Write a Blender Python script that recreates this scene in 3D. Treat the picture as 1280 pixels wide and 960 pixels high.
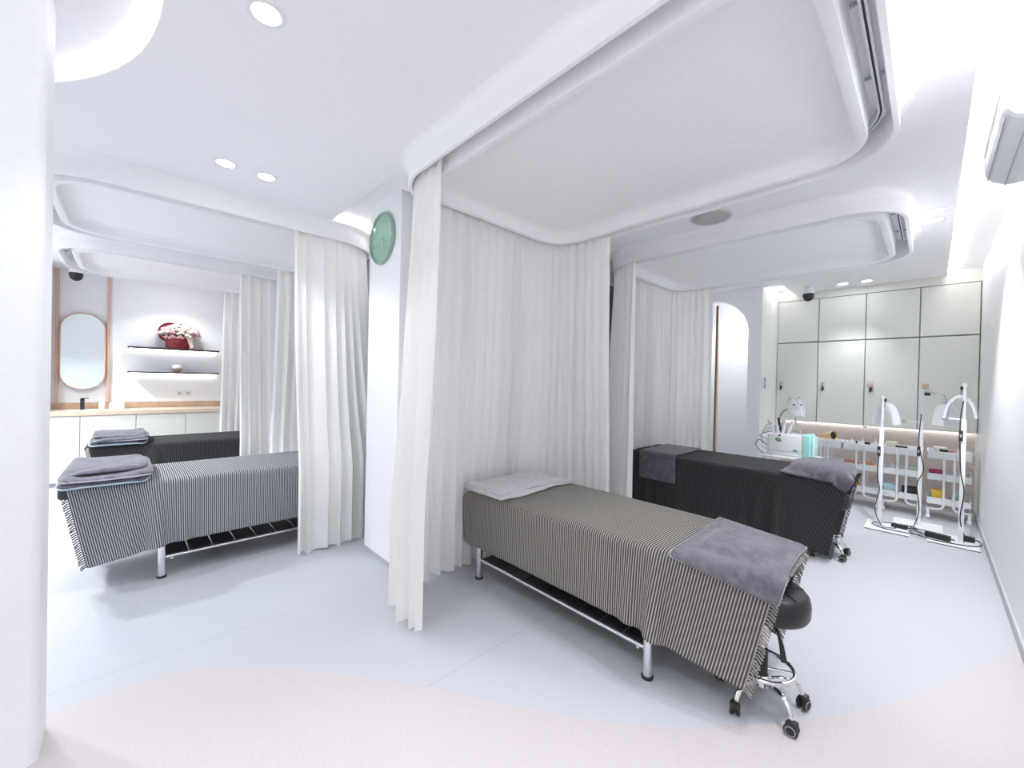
import bpy, bmesh, math, random
import numpy as np
from mathutils import Matrix, Vector
random.seed(7); rng = np.random.default_rng(7)
for o in list(bpy.data.objects): bpy.data.objects.remove(o)
C = bpy.context.scene; COL = C.collection; PI = math.pi; R = math.radians

# ------------------------------------------------------------------ camera
cam_d = bpy.data.cameras.new('camera'); cam = bpy.data.objects.new('camera', cam_d); COL.objects.link(cam)
cam_d.sensor_width = 36.0; cam_d.sensor_fit = 'HORIZONTAL'; cam_d.lens = 36 * 499.17 / 1280; cam_d.clip_start = 0.02
def cam_axes(yaw, pitch, roll):
    c, s = math.cos(yaw), math.sin(yaw)
    right = Vector((c, s, 0)); fw = Vector((-s, c, 0)); up = Vector((0, 0, 1))
    f2 = fw * math.cos(pitch) + up * math.sin(pitch); u2 = up * math.cos(pitch) - fw * math.sin(pitch)
    return right * math.cos(roll) + u2 * math.sin(roll), u2 * math.cos(roll) - right * math.sin(roll), f2
ca = cam_axes(R(46.353), R(-.3816), R(1.261))
cam.matrix_world = Matrix(((ca[0].x, ca[1].x, -ca[2].x, 0), (ca[0].y, ca[1].y, -ca[2].y, 0), (ca[0].z, ca[1].z, -ca[2].z, 1.45), (0, 0, 0, 1)))
C.camera = cam

# ------------------------------------------------------------------ world, exposure, light levels
W = bpy.data.worlds.new('world'); C.world = W; W.use_nodes = True
W.node_tree.nodes['Background'].inputs[0].default_value = (.9, .95, 1, 1)
W.node_tree.nodes['Background'].inputs[1].default_value = 0.42
C.view_settings.view_transform = 'Standard'; C.view_settings.look = 'None'
C.view_settings.gamma = 1.0; C.view_settings.use_curve_mapping = False
C.view_settings.exposure = 1.4
C.cycles.max_bounces = 10; C.cycles.diffuse_bounces = 8; C.cycles.sample_clamp_indirect = 8; C.cycles.caustics_reflective = False
SPOT_W = 24.0; SPOT_ANGLE = 116; COVE_E = 8.0; SHELF_E = 4.5
COOL = (.93, .965, 1.0); WARM = (1.0, .97, .95)

# ------------------------------------------------------------------ materials
MATS = {}
def mat(name, col, rough=.5, metal=0, spec=.5, noise=0, nscale=30, bump=0, bscale=200, emit=None, estr=0, sheen=0, coat=0, trans=0):
    if name in MATS: return MATS[name]
    m = bpy.data.materials.new(name); m.use_nodes = True; nt = m.node_tree; b = nt.nodes['Principled BSDF']
    b.inputs['Base Color'].default_value = (*col, 1); b.inputs['Roughness'].default_value = rough
    b.inputs['Metallic'].default_value = metal; b.inputs['Specular IOR Level'].default_value = spec
    if sheen: b.inputs['Sheen Weight'].default_value = sheen; b.inputs['Sheen Roughness'].default_value = .4
    if coat: b.inputs['Coat Weight'].default_value = coat
    if trans: b.inputs['Transmission Weight'].default_value = trans
    if emit: b.inputs['Emission Color'].default_value = (*emit, 1); b.inputs['Emission Strength'].default_value = estr
    tc = nt.nodes.new('ShaderNodeTexCoord')
    n = nt.nodes.new('ShaderNodeTexNoise'); n.inputs['Scale'].default_value = nscale; n.inputs['Detail'].default_value = 6
    nt.links.new(tc.outputs['Object'], n.inputs['Vector'])
    r = nt.nodes.new('ShaderNodeMapRange'); r.inputs[1].default_value = .3; r.inputs[2].default_value = .7
    k = max(noise, .012); r.inputs[3].default_value = 1 - k; r.inputs[4].default_value = 1 + k
    nt.links.new(n.outputs['Fac'], r.inputs[0])
    mx = nt.nodes.new('ShaderNodeVectorMath'); mx.operation = 'SCALE'; mx.inputs[0].default_value = col
    nt.links.new(r.outputs[0], mx.inputs['Scale']); nt.links.new(mx.outputs[0], b.inputs['Base Color'])
    if bump:
        n2 = nt.nodes.new('ShaderNodeTexNoise'); n2.inputs['Scale'].default_value = bscale; n2.inputs['Detail'].default_value = 3
        nt.links.new(tc.outputs['Object'], n2.inputs['Vector'])
        bp = nt.nodes.new('ShaderNodeBump'); bp.inputs['Strength'].default_value = bump; bp.inputs['Distance'].default_value = .01
        nt.links.new(n2.outputs['Fac'], bp.inputs['Height']); nt.links.new(bp.outputs[0], b.inputs['Normal'])
    MATS[name] = m; return m
def lamp_mat(name, col, s):
    if name in MATS: return MATS[name]
    m = bpy.data.materials.new(name); m.use_nodes = True; nt = m.node_tree; nt.nodes.clear()
    e = nt.nodes.new('ShaderNodeEmission'); e.inputs[0].default_value = (*col, 1); e.inputs[1].default_value = s
    o = nt.nodes.new('ShaderNodeOutputMaterial'); nt.links.new(e.outputs[0], o.inputs[0]); MATS[name] = m; return m
WALL = mat('wall paint', (.88, .885, .90), .55); CEIL = mat('ceiling paint', (.88, .875, .895), .7)
RINGM = mat('ceiling trim paint', (.88, .875, .885), .6)
CAB = mat('cream lacquer', (.74, .755, .70), .35); CABD = mat('dark joint', (.18, .18, .16), .6)
LCAB = mat('pale cream lacquer', (.76, .765, .70), .4)
CHROME = mat('chrome', (.82, .82, .84), .12, 1); STEEL = mat('brushed steel', (.6, .6, .6), .3, 1)
BLACK = mat('black plastic', (.02, .02, .022), .45); LEATHER = mat('black leather', (.018, .018, .02), .33, bump=.12, bscale=350)
WHITEP = mat('white plastic', (.80, .81, .83), .35); WHITEM = mat('white powder coat', (.84, .85, .86), .4)
GREYB = mat('grey skirting', (.50, .51, .53), .5); GREYP = mat('grey plastic', (.45, .46, .48), .5)
WOOD = mat('pale oak', (.58, .40, .27), .5, noise=.12, nscale=14); WOODTOP = mat('oak worktop', (.70, .58, .45), .4, noise=.06, nscale=14)
ROSE = mat('rose gold wood', (.66, .45, .34), .4, noise=.06); BROWN = mat('brown wood', (.20, .115, .07), .45, noise=.2, nscale=9)
GREEN = mat('dark green glass', (.035, .12, .085), .25); MINT = mat('mint plastic', (.36, .70, .66), .35)
SHELFP = mat('black shelf', (.03, .03, .035), .5)  # plain black, the shelf boards' own colour
TOWEL = mat('slate towel', (.185, .176, .21), .95, spec=.1, noise=.25, nscale=22, bump=.5, bscale=260, sheen=.5)
TOWELD = mat('dark towel', (.13, .126, .148), .95, spec=.1, noise=.2, nscale=22, bump=.5, bscale=260, sheen=.4)
TOWELL = mat('light grey towel', (.60, .59, .615), .95, spec=.1, noise=.08, nscale=25, bump=.4, bscale=220, sheen=.2)
HEML = mat('towel hem', (.50, .48, .55), .9); HEMB = mat('pale blue piping', (.42, .55, .62), .7)
PAD = mat('charcoal vinyl', (.06, .06, .065), .45); PLANK = mat('black plank', (.035, .035, .038), .35, noise=.1)
LED = lamp_mat('led strip', WARM, COVE_E); LEDS = lamp_mat('shelf led', (1, .98, .97), SHELF_E); DOWN = lamp_mat('downlight lens', COOL, 14)

def stripes_mat(name, dark, light, period, duty):
    m = bpy.data.materials.new(name); m.use_nodes = True; nt = m.node_tree; b = nt.nodes['Principled BSDF']; L = nt.links.new
    b.inputs['Roughness'].default_value = .95; b.inputs['Specular IOR Level'].default_value = .1
    uv = nt.nodes.new('ShaderNodeUVMap'); uv.uv_map = 'UVMap'
    sp = nt.nodes.new('ShaderNodeSeparateXYZ'); L(uv.outputs[0], sp.inputs[0])
    nz = nt.nodes.new('ShaderNodeTexNoise'); nz.inputs['Scale'].default_value = 60; L(uv.outputs[0], nz.inputs['Vector'])
    mu = nt.nodes.new('ShaderNodeMath'); mu.operation = 'MULTIPLY_ADD'; mu.inputs[1].default_value = .002; L(nz.outputs['Fac'], mu.inputs[0]); L(sp.outputs[0], mu.inputs[2])
    dv = nt.nodes.new('ShaderNodeMath'); dv.operation = 'DIVIDE'; dv.inputs[1].default_value = period; L(mu.outputs[0], dv.inputs[0])
    fr = nt.nodes.new('ShaderNodeMath'); fr.operation = 'FRACT'; L(dv.outputs[0], fr.inputs[0])
    rp = nt.nodes.new('ShaderNodeValToRGB'); e = rp.color_ramp.elements
    e[0].position = 0; e[0].color = (*dark, 1); e[1].position = duty; e[1].color = (*dark, 1)
    for p_, c_ in ((duty + .07, light), (.93, light), (1.0, dark)):
        q = e.new(p_); q.color = (*c_, 1)
    L(fr.outputs[0], rp.inputs[0])
    n2 = nt.nodes.new('ShaderNodeTexNoise'); n2.inputs['Scale'].default_value = 500; L(uv.outputs[0], n2.inputs['Vector'])
    mr = nt.nodes.new('ShaderNodeMapRange'); mr.inputs[3].default_value = .72; mr.inputs[4].default_value = 1.28; L(n2.outputs['Fac'], mr.inputs[0])
    ms = nt.nodes.new('ShaderNodeVectorMath'); ms.operation = 'SCALE'; L(rp.outputs[0], ms.inputs[0]); L(mr.outputs[0], ms.inputs['Scale'])
    L(ms.outputs[0], b.inputs['Base Color'])
    bp = nt.nodes.new('ShaderNodeBump'); bp.inputs['Strength'].default_value = .35; bp.inputs['Distance'].default_value = .003
    L(rp.outputs[0], bp.inputs['Height']); L(bp.outputs[0], b.inputs['Normal'])
    return m
STRIPE = stripes_mat('striped throw warm', (.082, .078, .075), (.44, .415, .375), .0132, .54)
STRIPEL = stripes_mat('striped throw cool', (.085, .088, .095), (.47, .48, .50), .0125, .5)
STRIPED = stripes_mat('striped throw dark', (.025, .025, .026), (.085, .086, .085), .0125, .55)
FRINGE = mat('fringe cotton', (.33, .31, .29), .9); FRINGED = mat('dark fringe cotton', (.05, .05, .052), .9)

def curtain_mat(name, col, tr, transp):
    m = bpy.data.materials.new(name); m.use_nodes = True; nt = m.node_tree; nt.nodes.clear(); L = nt.links.new
    d = nt.nodes.new('ShaderNodeBsdfDiffuse'); t = nt.nodes.new('ShaderNodeBsdfTranslucent'); tp = nt.nodes.new('ShaderNodeBsdfTransparent')
    tc = nt.nodes.new('ShaderNodeTexCoord'); n = nt.nodes.new('ShaderNodeTexNoise'); n.inputs['Scale'].default_value = 120
    L(tc.outputs['Object'], n.inputs['Vector'])
    mr = nt.nodes.new('ShaderNodeMapRange'); mr.inputs[3].default_value = .97; mr.inputs[4].default_value = 1.03; L(n.outputs['Fac'], mr.inputs[0])
    sc = nt.nodes.new('ShaderNodeVectorMath'); sc.operation = 'SCALE'; sc.inputs[0].default_value = col; L(mr.outputs[0], sc.inputs['Scale'])
    L(sc.outputs[0], d.inputs[0]); L(sc.outputs[0], t.inputs[0])
    a = nt.nodes.new('ShaderNodeMixShader'); a.inputs[0].default_value = tr; L(d.outputs[0], a.inputs[1]); L(t.outputs[0], a.inputs[2])
    c = nt.nodes.new('ShaderNodeMixShader'); c.inputs[0].default_value = transp; L(a.outputs[0], c.inputs[1]); L(tp.outputs[0], c.inputs[2])
    o = nt.nodes.new('ShaderNodeOutputMaterial'); L(c.outputs[0], o.inputs[0]); return m
SHEER = curtain_mat('sheer curtain', (.95, .94, .925), .2, .02); HEADT = curtain_mat('curtain heading', (.92, .915, .91), .15, 0)

def floor_mat(name, col, speck, seams):
    m = bpy.data.materials.new(name); m.use_nodes = True; nt = m.node_tree; b = nt.nodes['Principled BSDF']; L = nt.links.new
    b.inputs['Roughness'].default_value = .42; b.inputs['Specular IOR Level'].default_value = .35
    g = nt.nodes.new('ShaderNodeNewGeometry'); sp = nt.nodes.new('ShaderNodeSeparateXYZ'); L(g.outputs['Position'], sp.inputs[0])
    n = nt.nodes.new('ShaderNodeTexNoise'); n.inputs['Scale'].default_value = 330; n.inputs['Detail'].default_value = 2; L(g.outputs['Position'], n.inputs['Vector'])
    mr = nt.nodes.new('ShaderNodeMapRange'); mr.inputs[1].default_value = .3; mr.inputs[2].default_value = .7; mr.inputs[3].default_value = 1 - speck; mr.inputs[4].default_value = 1 + speck; L(n.outputs['Fac'], mr.inputs[0])
    n3 = nt.nodes.new('ShaderNodeTexNoise'); n3.inputs['Scale'].default_value = 90; L(g.outputs['Position'], n3.inputs['Vector'])
    m3 = nt.nodes.new('ShaderNodeMapRange'); m3.inputs[1].default_value = .3; m3.inputs[2].default_value = .7; m3.inputs[3].default_value = .97; m3.inputs[4].default_value = 1.03; L(n3.outputs['Fac'], m3.inputs[0])
    mm = nt.nodes.new('ShaderNodeMath'); mm.operation = 'MULTIPLY'; L(mr.outputs[0], mm.inputs[0]); L(m3.outputs[0], mm.inputs[1])
    last = mm
    for sx in seams:       # welded sheet joints
        s1 = nt.nodes.new('ShaderNodeMath'); s1.operation = 'COMPARE'; s1.inputs[1].default_value = sx; s1.inputs[2].default_value = .0022; L(sp.outputs[0], s1.inputs[0])
        s2 = nt.nodes.new('ShaderNodeMath'); s2.operation = 'MULTIPLY_ADD'; s2.inputs[1].default_value = -.22; s2.inputs[2].default_value = 1; L(s1.outputs[0], s2.inputs[0])
        s3 = nt.nodes.new('ShaderNodeMath'); s3.operation = 'MULTIPLY'; L(last.outputs[0], s3.inputs[0]); L(s2.outputs[0], s3.inputs[1]); last = s3
    sc = nt.nodes.new('ShaderNodeVectorMath'); sc.operation = 'SCALE'; sc.inputs[0].default_value = col; L(last.outputs[0], sc.inputs['Scale'])
    L(sc.outputs[0], b.inputs['Base Color']); return m
FLOORG = floor_mat('grey speckled vinyl', (.535, .545, .585), .10, (-2.70, -1.612)); FLOORP = floor_mat('blush vinyl', (.585, .53, .535), .03, ())

# ------------------------------------------------------------------ mesh helpers
class MB:
    def __init__(s, M=None): s.v = []; s.f = []; s.M = M
    def add(s, vs, fs):
        b = len(s.v)
        if s.M is not None: vs = [tuple(s.M @ Vector(v)) for v in vs]
        s.v += [tuple(v) for v in vs]; s.f += [tuple(i + b for i in f) for f in fs]; return s
    def box(s, x0, x1, y0, y1, z0, z1):
        return s.add([(x, y, z) for z in (z0, z1) for y in (y0, y1) for x in (x0, x1)],
                     [(0, 2, 3, 1), (4, 5, 7, 6), (0, 1, 5, 4), (2, 6, 7, 3), (0, 4, 6, 2), (1, 3, 7, 5)])
    def rbox(s, x0, x1, y0, y1, z0, z1, r=.01, seg=2):
        bm = bmesh.new(); bmesh.ops.create_cube(bm, size=1)
        for v in bm.verts: v.co = Vector(((x0 + x1) / 2 + v.co.x * (x1 - x0), (y0 + y1) / 2 + v.co.y * (y1 - y0), (z0 + z1) / 2 + v.co.z * (z1 - z0)))
        bmesh.ops.bevel(bm, geom=bm.edges[:], offset=r, segments=seg, affect='EDGES', profile=.5)
        bm.verts.index_update(); s.add([v.co[:] for v in bm.verts], [[v.index for v in f.verts] for f in bm.faces]); bm.free(); return s
    def tube(s, pts, r, n=8, closed=False, cap=True):
        P = [Vector(p) for p in pts]; m = len(P); rs = r if isinstance(r, (list, tuple)) else [r] * m
        vs = []; up = None
        for i in range(m):
            a = P[(i - 1) % m] if closed or i else P[i]; c = P[(i + 1) % m] if closed or i < m - 1 else P[i]
            t = (c - a).normalized()
            if up is None: up = t.orthogonal().normalized()
            up = (up - t * up.dot(t)).normalized(); w = t.cross(up)
            vs += [P[i] + (up * math.cos(2 * PI * k / n) + w * math.sin(2 * PI * k / n)) * rs[i] for k in range(n)]
        fs = []
        for i in range(m if closed else m - 1):
            j = (i + 1) % m
            fs += [(i * n + k, i * n + (k + 1) % n, j * n + (k + 1) % n, j * n + k) for k in range(n)]
        if cap and not closed: fs += [tuple(range(n))[::-1], tuple((m - 1) * n + k for k in range(n))]
        return s.add(vs, fs)
    def lathe(s, prof, n=24, c=(0, 0, 0), sx=1, sy=1, caps=True):
        vs = [(c[0] + r * sx * math.cos(2 * PI * k / n), c[1] + r * sy * math.sin(2 * PI * k / n), c[2] + z) for r, z in prof for k in range(n)]
        fs = [(i * n + k, i * n + (k + 1) % n, (i + 1) * n + (k + 1) % n, (i + 1) * n + k) for i in range(len(prof) - 1) for k in range(n)]
        flat = lambda a, b: abs(a[1] - b[1]) < 1e-6; loop = prof[0] == prof[-1]
        if prof[0][0] > .002 and not flat(prof[0], prof[1]) and not loop and caps: fs.append(tuple(range(n))[::-1])
        if prof[-1][0] > .002 and not flat(prof[-1], prof[-2]) and not loop and caps: fs.append(tuple((len(prof) - 1) * n + k for k in range(n)))
        return s.add(vs, fs)
    def ball(s, c, r, n=12, m=8, sq=(1, 1, 1)):
        return s.lathe([(max(r * math.sin(PI * i / m), 1e-6) * 1, -r * math.cos(PI * i / m) * sq[2]) for i in range(m + 1)], n, c, sq[0], sq[1])
    def prism(s, poly, z0, z1):
        n = len(poly)
        return s.add([(x, y, z0) for x, y in poly] + [(x, y, z1) for x, y in poly],
                     [tuple(range(n))[::-1], tuple(range(n, 2 * n))] + [(i, (i + 1) % n, n + (i + 1) % n, n + i) for i in range(n)])
    def loft(s, rings, cap0=False, cap1=False, closed=True):
        n = len(rings[0]); vs = [p for r in rings for p in r]; e = n if closed else n - 1
        fs = [(i * n + k, i * n + (k + 1) % n, (i + 1) * n + (k + 1) % n, (i + 1) * n + k) for i in range(len(rings) - 1) for k in range(e)]
        if cap0: fs.append(tuple(range(n))[::-1])
        if cap1: fs.append(tuple((len(rings) - 1) * n + k for k in range(n)))
        return s.add(vs, fs)
    def build(s, name, m, parent=None, ang=35, loc=None, fix=True):
        me = bpy.data.meshes.new(name); me.from_pydata(s.v, [], s.f)
        if fix:
            bm = bmesh.new(); bm.from_mesh(me); bmesh.ops.recalc_face_normals(bm, faces=bm.faces[:]); bm.to_mesh(me); bm.free()
        if ang:
            me.polygons.foreach_set('use_smooth', [True] * len(me.polygons)); me.set_sharp_from_angle(angle=R(ang))
        me.materials.append(m)
        o = bpy.data.objects.new(name, me); COL.objects.link(o)
        if parent: o.parent = parent
        if loc: o.location = loc
        return o
def tag(o, label, cat, group=None, kind=None):
    if label: o['label'] = label
    if cat: o['category'] = cat
    if group: o['group'] = group
    if kind: o['kind'] = kind
    return o
def thing(name, label, cat, loc=(0, 0, 0), rz=0, group=None):
    o = bpy.data.objects.new(name, None); o.empty_display_size = .1; COL.objects.link(o)
    o.location = loc; o.rotation_euler = (0, 0, rz); return tag(o, label, cat, group)
def struct(o, label=None): o['kind'] = 'structure'; o['label'] = label or o.name.replace('_', ' '); return o
def copy_tree(o, parent=None):
    c = o.copy(); COL.objects.link(c)
    if parent: c.parent = parent
    for ch in list(o.children): copy_tree(ch, c)
    return c
def rr(x0, x1, y0, y1, r, off=0, n=12):
    x0 -= off; x1 += off; y0 -= off; y1 += off; r = max(r + off, .01); out = []
    for cx, cy, a0 in ((x1 - r, y1 - r, 0), (x0 + r, y1 - r, 90), (x0 + r, y0 + r, 180), (x1 - r, y0 + r, 270)):
        out += [(cx + r * math.cos(R(a0 + 90 * i / n)), cy + r * math.sin(R(a0 + 90 * i / n))) for i in range(n + 1)]
    return out
def fill_holes(name, outer, holes, z0, z1, m):
    cu = bpy.data.curves.new('tmp', 'CURVE'); cu.dimensions = '2D'; cu.fill_mode = 'BOTH'; cu.extrude = (z1 - z0) / 2
    for poly in [outer] + holes:
        sp = cu.splines.new('POLY'); sp.points.add(len(poly) - 1); sp.use_cyclic_u = True
        for p, (x, y) in zip(sp.points, poly): p.co = (x, y, 0, 1)
    t = bpy.data.objects.new('tmp', cu); COL.objects.link(t); dg = bpy.context.evaluated_depsgraph_get()
    me = bpy.data.meshes.new_from_object(t.evaluated_get(dg)); bpy.data.objects.remove(t)
    me.transform(Matrix.Translation((0, 0, (z0 + z1) / 2))); me.name = name; me.materials.clear(); me.materials.append(m)
    o = bpy.data.objects.new(name, me); COL.objects.link(o); return o
def arc(c, r, a0, a1, n, ax=(0, 1)):
    out = []
    for i in range(n + 1):
        a = R(a0 + (a1 - a0) * i / n); p = list(c); p[ax[0]] += r * math.cos(a); p[ax[1]] += r * math.sin(a); out.append(tuple(p))
    return out

# ================================================================== SETTING
ZS, ZU = 2.815, 2.88              # soffit, upper ceiling
XR, YB, XM = .383, 7.0, -8.0      # right wall, cupboard fronts, mirror wall
struct(MB().box(XM - .1, XR + .1, -2.1, 7.6, -.1, 0).build('floor', FLOORG), 'grey speckled vinyl floor of the treatment room')
curve = [(-2.62, -.9), (-2.56, -.45), (-2.545, -.27), (-2.541, -.072), (-2.494, .203), (-2.314, .437), (-1.982, .742), (-1.59, 1.04), (-1.264, 1.249), (-.924, 1.493), (-.681, 1.725), (-.454, 2.0), (-.226, 2.333), (-.006, 2.739), (.162, 3.147), (.30, 3.48), (.382, 3.68)]
def smooth_path(P, k=6):
    P = [Vector(p) for p in P]; out = []
    for i in range(len(P) - 1):
        a = P[max(i - 1, 0)]; b = P[i]; c = P[i + 1]; d = P[min(i + 2, len(P) - 1)]
        for j in range(k):
            t = j / k; out.append(.5 * (2 * b + (c - a) * t + (2 * a - 5 * b + 4 * c - d) * t * t + (3 * b - a - 3 * c + d) * t ** 3))
    out.append(P[-1]); return out
cp = [(p.x, p.y) for p in smooth_path(curve)]
struct(MB().prism(cp + [(.382, -1.59), (-2.62, -1.59)], .0002, .0015).build('trim_1', FLOORP, ang=0), 'blush pink vinyl area with a wavy edge inlaid in the grey floor')
def wall(name, x0, x1, y0, y1, z0=0, z1=2.95, label=None, m=WALL): return struct(MB().box(x0, x1, y0, y1, z0, z1).build(name, m, ang=0), label)
wall('wall_right', XR, XR + .12, -1.6, 7.5, label='white wall along the right side with the air conditioner')
wall('wall_mirror', XM - .12, XM, -2.1, 2.0, label='white wall behind the mirror and shelves')
wall('wall_back', -1.62, XR, 7.35, 7.47, label='blush beige wall below the cream wall cupboards', m=mat('blush wall paint', (.74, .66, .625), .6))
wall('wall_end', -7.98, -2.45, -2.1, -1.96, label='white end wall of the left treatment area')
wall('wall_niche', -8.0, -7.46, -.86, -.765, label='white side panel beside the mirror and worktop')
#wall('wall_behind', -2.6, XR, -3.2, -3.08, label='white wall behind the viewpoint')
wall('wall_curtain', -7.99, -3.25, 1.82, 1.95, label='white wall behind the curtains of the left treatment bays')
wall('wall_head', -2.9, -2.76, 1.84, 6.2, label='white wall behind the bed heads on the right')
wall('wall_corner', -1.74, -1.6, 6.352, 7.35, label='white return wall beside the cream wall cupboards')
wall('wall_alcove', -2.9, -1.74, 7.0, 7.1, label='white back wall inside the arched alcove')
wall('wall_alcove_side', -2.9, -2.76, 6.2, 7.0, label='white side wall inside the arched alcove')
# rounded pier at the left edge of the view
pier = [(-2.45, -.235)] + arc((-2.28, -.265, 0), .03, 90, 0, 8)[0:9]
struct(MB().prism([(p[0], p[1]) for p in pier] + [(-2.25, -1.96), (-2.45, -1.96)], .0, 2.95).build('wall_left', WALL), 'white wall end with rounded corner at the left')
# clock pier with recessed plinth
struct(MB().box(-3.25, -2.722, 1.43, 1.84, .055, 2.95).build('wall_pillar', WALL, ang=0), 'white square pillar carrying the green clock')
struct(MB().box(-3.238, -2.734, 1.442, 1.84, 0, .055).build('baseboard_pillar', GREYB, ang=0), 'grey recessed plinth of the white pillar')
struct(MB().box(XR - .012, XR, -1.55, 6.98, 0, .075).build('baseboard_right', GREYB, ang=0), 'grey skirting strip along the right wall')
# arched wall
ap = [(-2.76, 0), (-2.735, 0)] + [(p[0], p[2]) for p in arc((-2.25, 0, 2.2), .485, 180, 0, 28, (0, 2))] + [(-1.765, 0), (-1.6, 0), (-1.6, 2.95), (-2.76, 2.95)]
struct(MB(Matrix.Translation((0, 6.2, 0)) @ Matrix.Rotation(R(90), 4, 'X')).prism(ap, -.152, 0).build('wall_arch', WALL, ang=0), 'white wall with a round-topped arched opening')
d = struct(MB().box(-2.252, -2.225, 6.37, 6.43, .01, 2.655).build('door_2', BROWN), 'brown wooden door leaf standing open edge-on inside the arched opening')
MB().box(-2.2249, -2.212, 6.365, 6.40, .01, 2.65).build('edge_strip', ROSE, d)
# green door behind the beds on the right
d = struct(MB().box(-2.758, -2.735, 3.62, 4.62, .01, 2.64).build('door_1', GREEN), 'dark green door panel between the two curtained bays')
for a in ((-2.758, -2.715, 3.56, 3.62, 0, 2.70), (-2.758, -2.715, 4.62, 4.68, 0, 2.70), (-2.758, -2.715, 3.56, 4.68, 2.64, 2.72)): MB().box(*a).build('frame', WHITEP, d)
d = struct(MB().box(-4.25, -3.32, 1.80, 1.819, .01, 2.06).build('door_3', GREEN), 'dark green door panel behind the left curtain beside the pillar')
MB().box(-4.3, -3.26, 1.79, 1.819, 2.06, 2.11).build('frame', GREYP, d)

# ceilings
struct(MB().box(XM - .1, XR + .1, -2.1, 7.6, ZU, ZU + .08).build('ceiling', CEIL, ang=0), 'white upper ceiling inside the light coves')
cove = [(-1.95 + 1.44 * math.cos(2 * PI * k / 72), -1.37 + 1.44 * math.sin(2 * PI * k / 72)) for k in range(72)]
main = fill_holes('ceiling_soffit', [(XM, -1.95), (-3.26, -1.95), (-3.28, -.90)] + sorted([p for p in cove if p[1] > -.86 and p[0] < -.4], key=lambda p: p[0]) +
                  [(-.603, -.86), (-.603, -1.59), (.107, -1.59), (.107, 6.99), (-1.40, 6.99), (-1.40, 6.28), (-2.74, 6.28), (-2.74, 1.95), (-2.65, 1.95), (-2.65, 1.25), (-3.70, 1.25), (-3.70, 1.80), (XM, 1.80)], [], ZS, ZU - .001, CEIL)
main.name = 'ceiling_lower'; struct(main, 'white dropped ceiling carrying the downlights')

def led(name, pts, m, w=.012, h=.012, label=''):
    mb = MB(); mb.tube(pts, w / 2, 4); o = mb.build(name, m, ang=0); return struct(o, label)
led('trim_2', [(.125, -1.5, ZU - .012), (.125, 6.95, ZU - .012)], LED, .02, label='light strip hidden in the ceiling cove along the right wall')
led('trim_3', [(x, y - .02, ZU - .012) for x, y in cove if y > -.86 and -3.2 < x < -.6][::-1], LED, .004, label='light strip hidden in the round ceiling cove')
led('trim_4', [(-3.66, 1.27, ZU - .012), (-3.66, 1.80, ZU - .012)], LED, .02, label='light strip hidden in the ceiling recess beside the pillar')
led('trim_5', [(-1.55, 7.33, .962), (.36, 7.33, .962)], LEDS, .02, label='light strip under the cream wall cupboards')
led('trim_6', [(-1.43, 6.40, ZU - .012), (-1.43, 6.95, ZU - .012)], LED, .015, label='light strip in the small ceiling recess by the arch')

RINGS = {'R1': (-2.49, -.12, 1.20, 2.92, .38), 'R2': (-2.47, -.13, 3.60, 5.33, .38), 'L1': (-5.29, -3.66, -.54, 1.76, .42), 'L2': (-7.28, -5.74, -.57, 1.76, .42)}
RL = {'R1': 'near right bay', 'R2': 'far right bay', 'L1': 'near left bay', 'L2': 'far left bay'}
TRK = {}
for i, (k, (x0, x1, y0, y1, r)) in enumerate(RINGS.items()):
    root = thing('ceiling_ring', 'white rounded curtain pelmet on the ceiling above the ' + RL[k], 'pelmet', ((x0 + x1) / 2, (y0 + y1) / 2, 0), group='ceiling pelmets over the bays')
    cx, cy = root.location.x, root.location.y
    ring = lambda off, z: [(x - cx, y - cy, z) for x, y in rr(x0, x1, y0, y1, r, off, 14)]
    prof = [(.05, ZS - .0005), (.025, ZS - .006), (.010, ZS - .02), (.002, ZS - .04), (0, ZS - .07), (0, 2.674), (-.003, 2.67), (-.022, 2.67), (-.025, 2.674), (-.025, ZS - .0005)]
    MB().loft([ring(o, z) for o, z in prof]).build('fascia', RINGM, root, 50)
    tr = [(-.112, ZS - .0005), (-.112, 2.675), (-.115, 2.67), (-.155, 2.67), (-.160, 2.674), (-.168, 2.70), (-.185, 2.728), (-.21, 2.745), (-.25, 2.752), (-.29, 2.753)]
    MB().loft([ring(o, z) for o, z in tr], cap1=True).build('inner_tray', RINGM, root, 50)
    TRK[k] = rr(x0, x1, y0, y1, r, -.068, 14)
    t = thing('curtain_track', 'slim white curtain track in the slot of the pelmet above the ' + RL[k], 'curtain track', (cx, cy, 0), group='curtain tracks')
    MB().loft([ring(o, z) for o, z in ((-.056, ZS - .012), (-.056, 2.775), (-.064, 2.775), (-.064, 2.782), (-.072, 2.782), (-.072, 2.775), (-.08, 2.775), (-.08, ZS - .012), (-.056, ZS - .012))]).build('rail', WHITEP, t, 30)
    MB().loft([ring(o, z) for o, z in ((-.0635, 2.7795), (-.0725, 2.7795))]).build('slot', BLACK, t, 0, fix=False)
    n = len(TRK[k]); L_ = 0
    for j in range(0, n):
        a = Vector(TRK[k][j]); b = Vector(TRK[k][(j + 1) % n]); seg = (b - a).length
        if seg > .5:
            m_ = max(2, int(seg / .33))
            for q in range(m_):
                p = a.lerp(b, (q + .5) / m_); dn = (b - a).normalized(); nx, ny = dn.y, -dn.x
                MB(Matrix.Translation((p.x - cx, p.y - cy, 2.80)) @ Matrix.Rotation(math.atan2(ny, nx), 4, 'Z')).box(-.038, .038, -.006, .006, -.008, .004).build('bracket', GREYP, t, 0)

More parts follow.
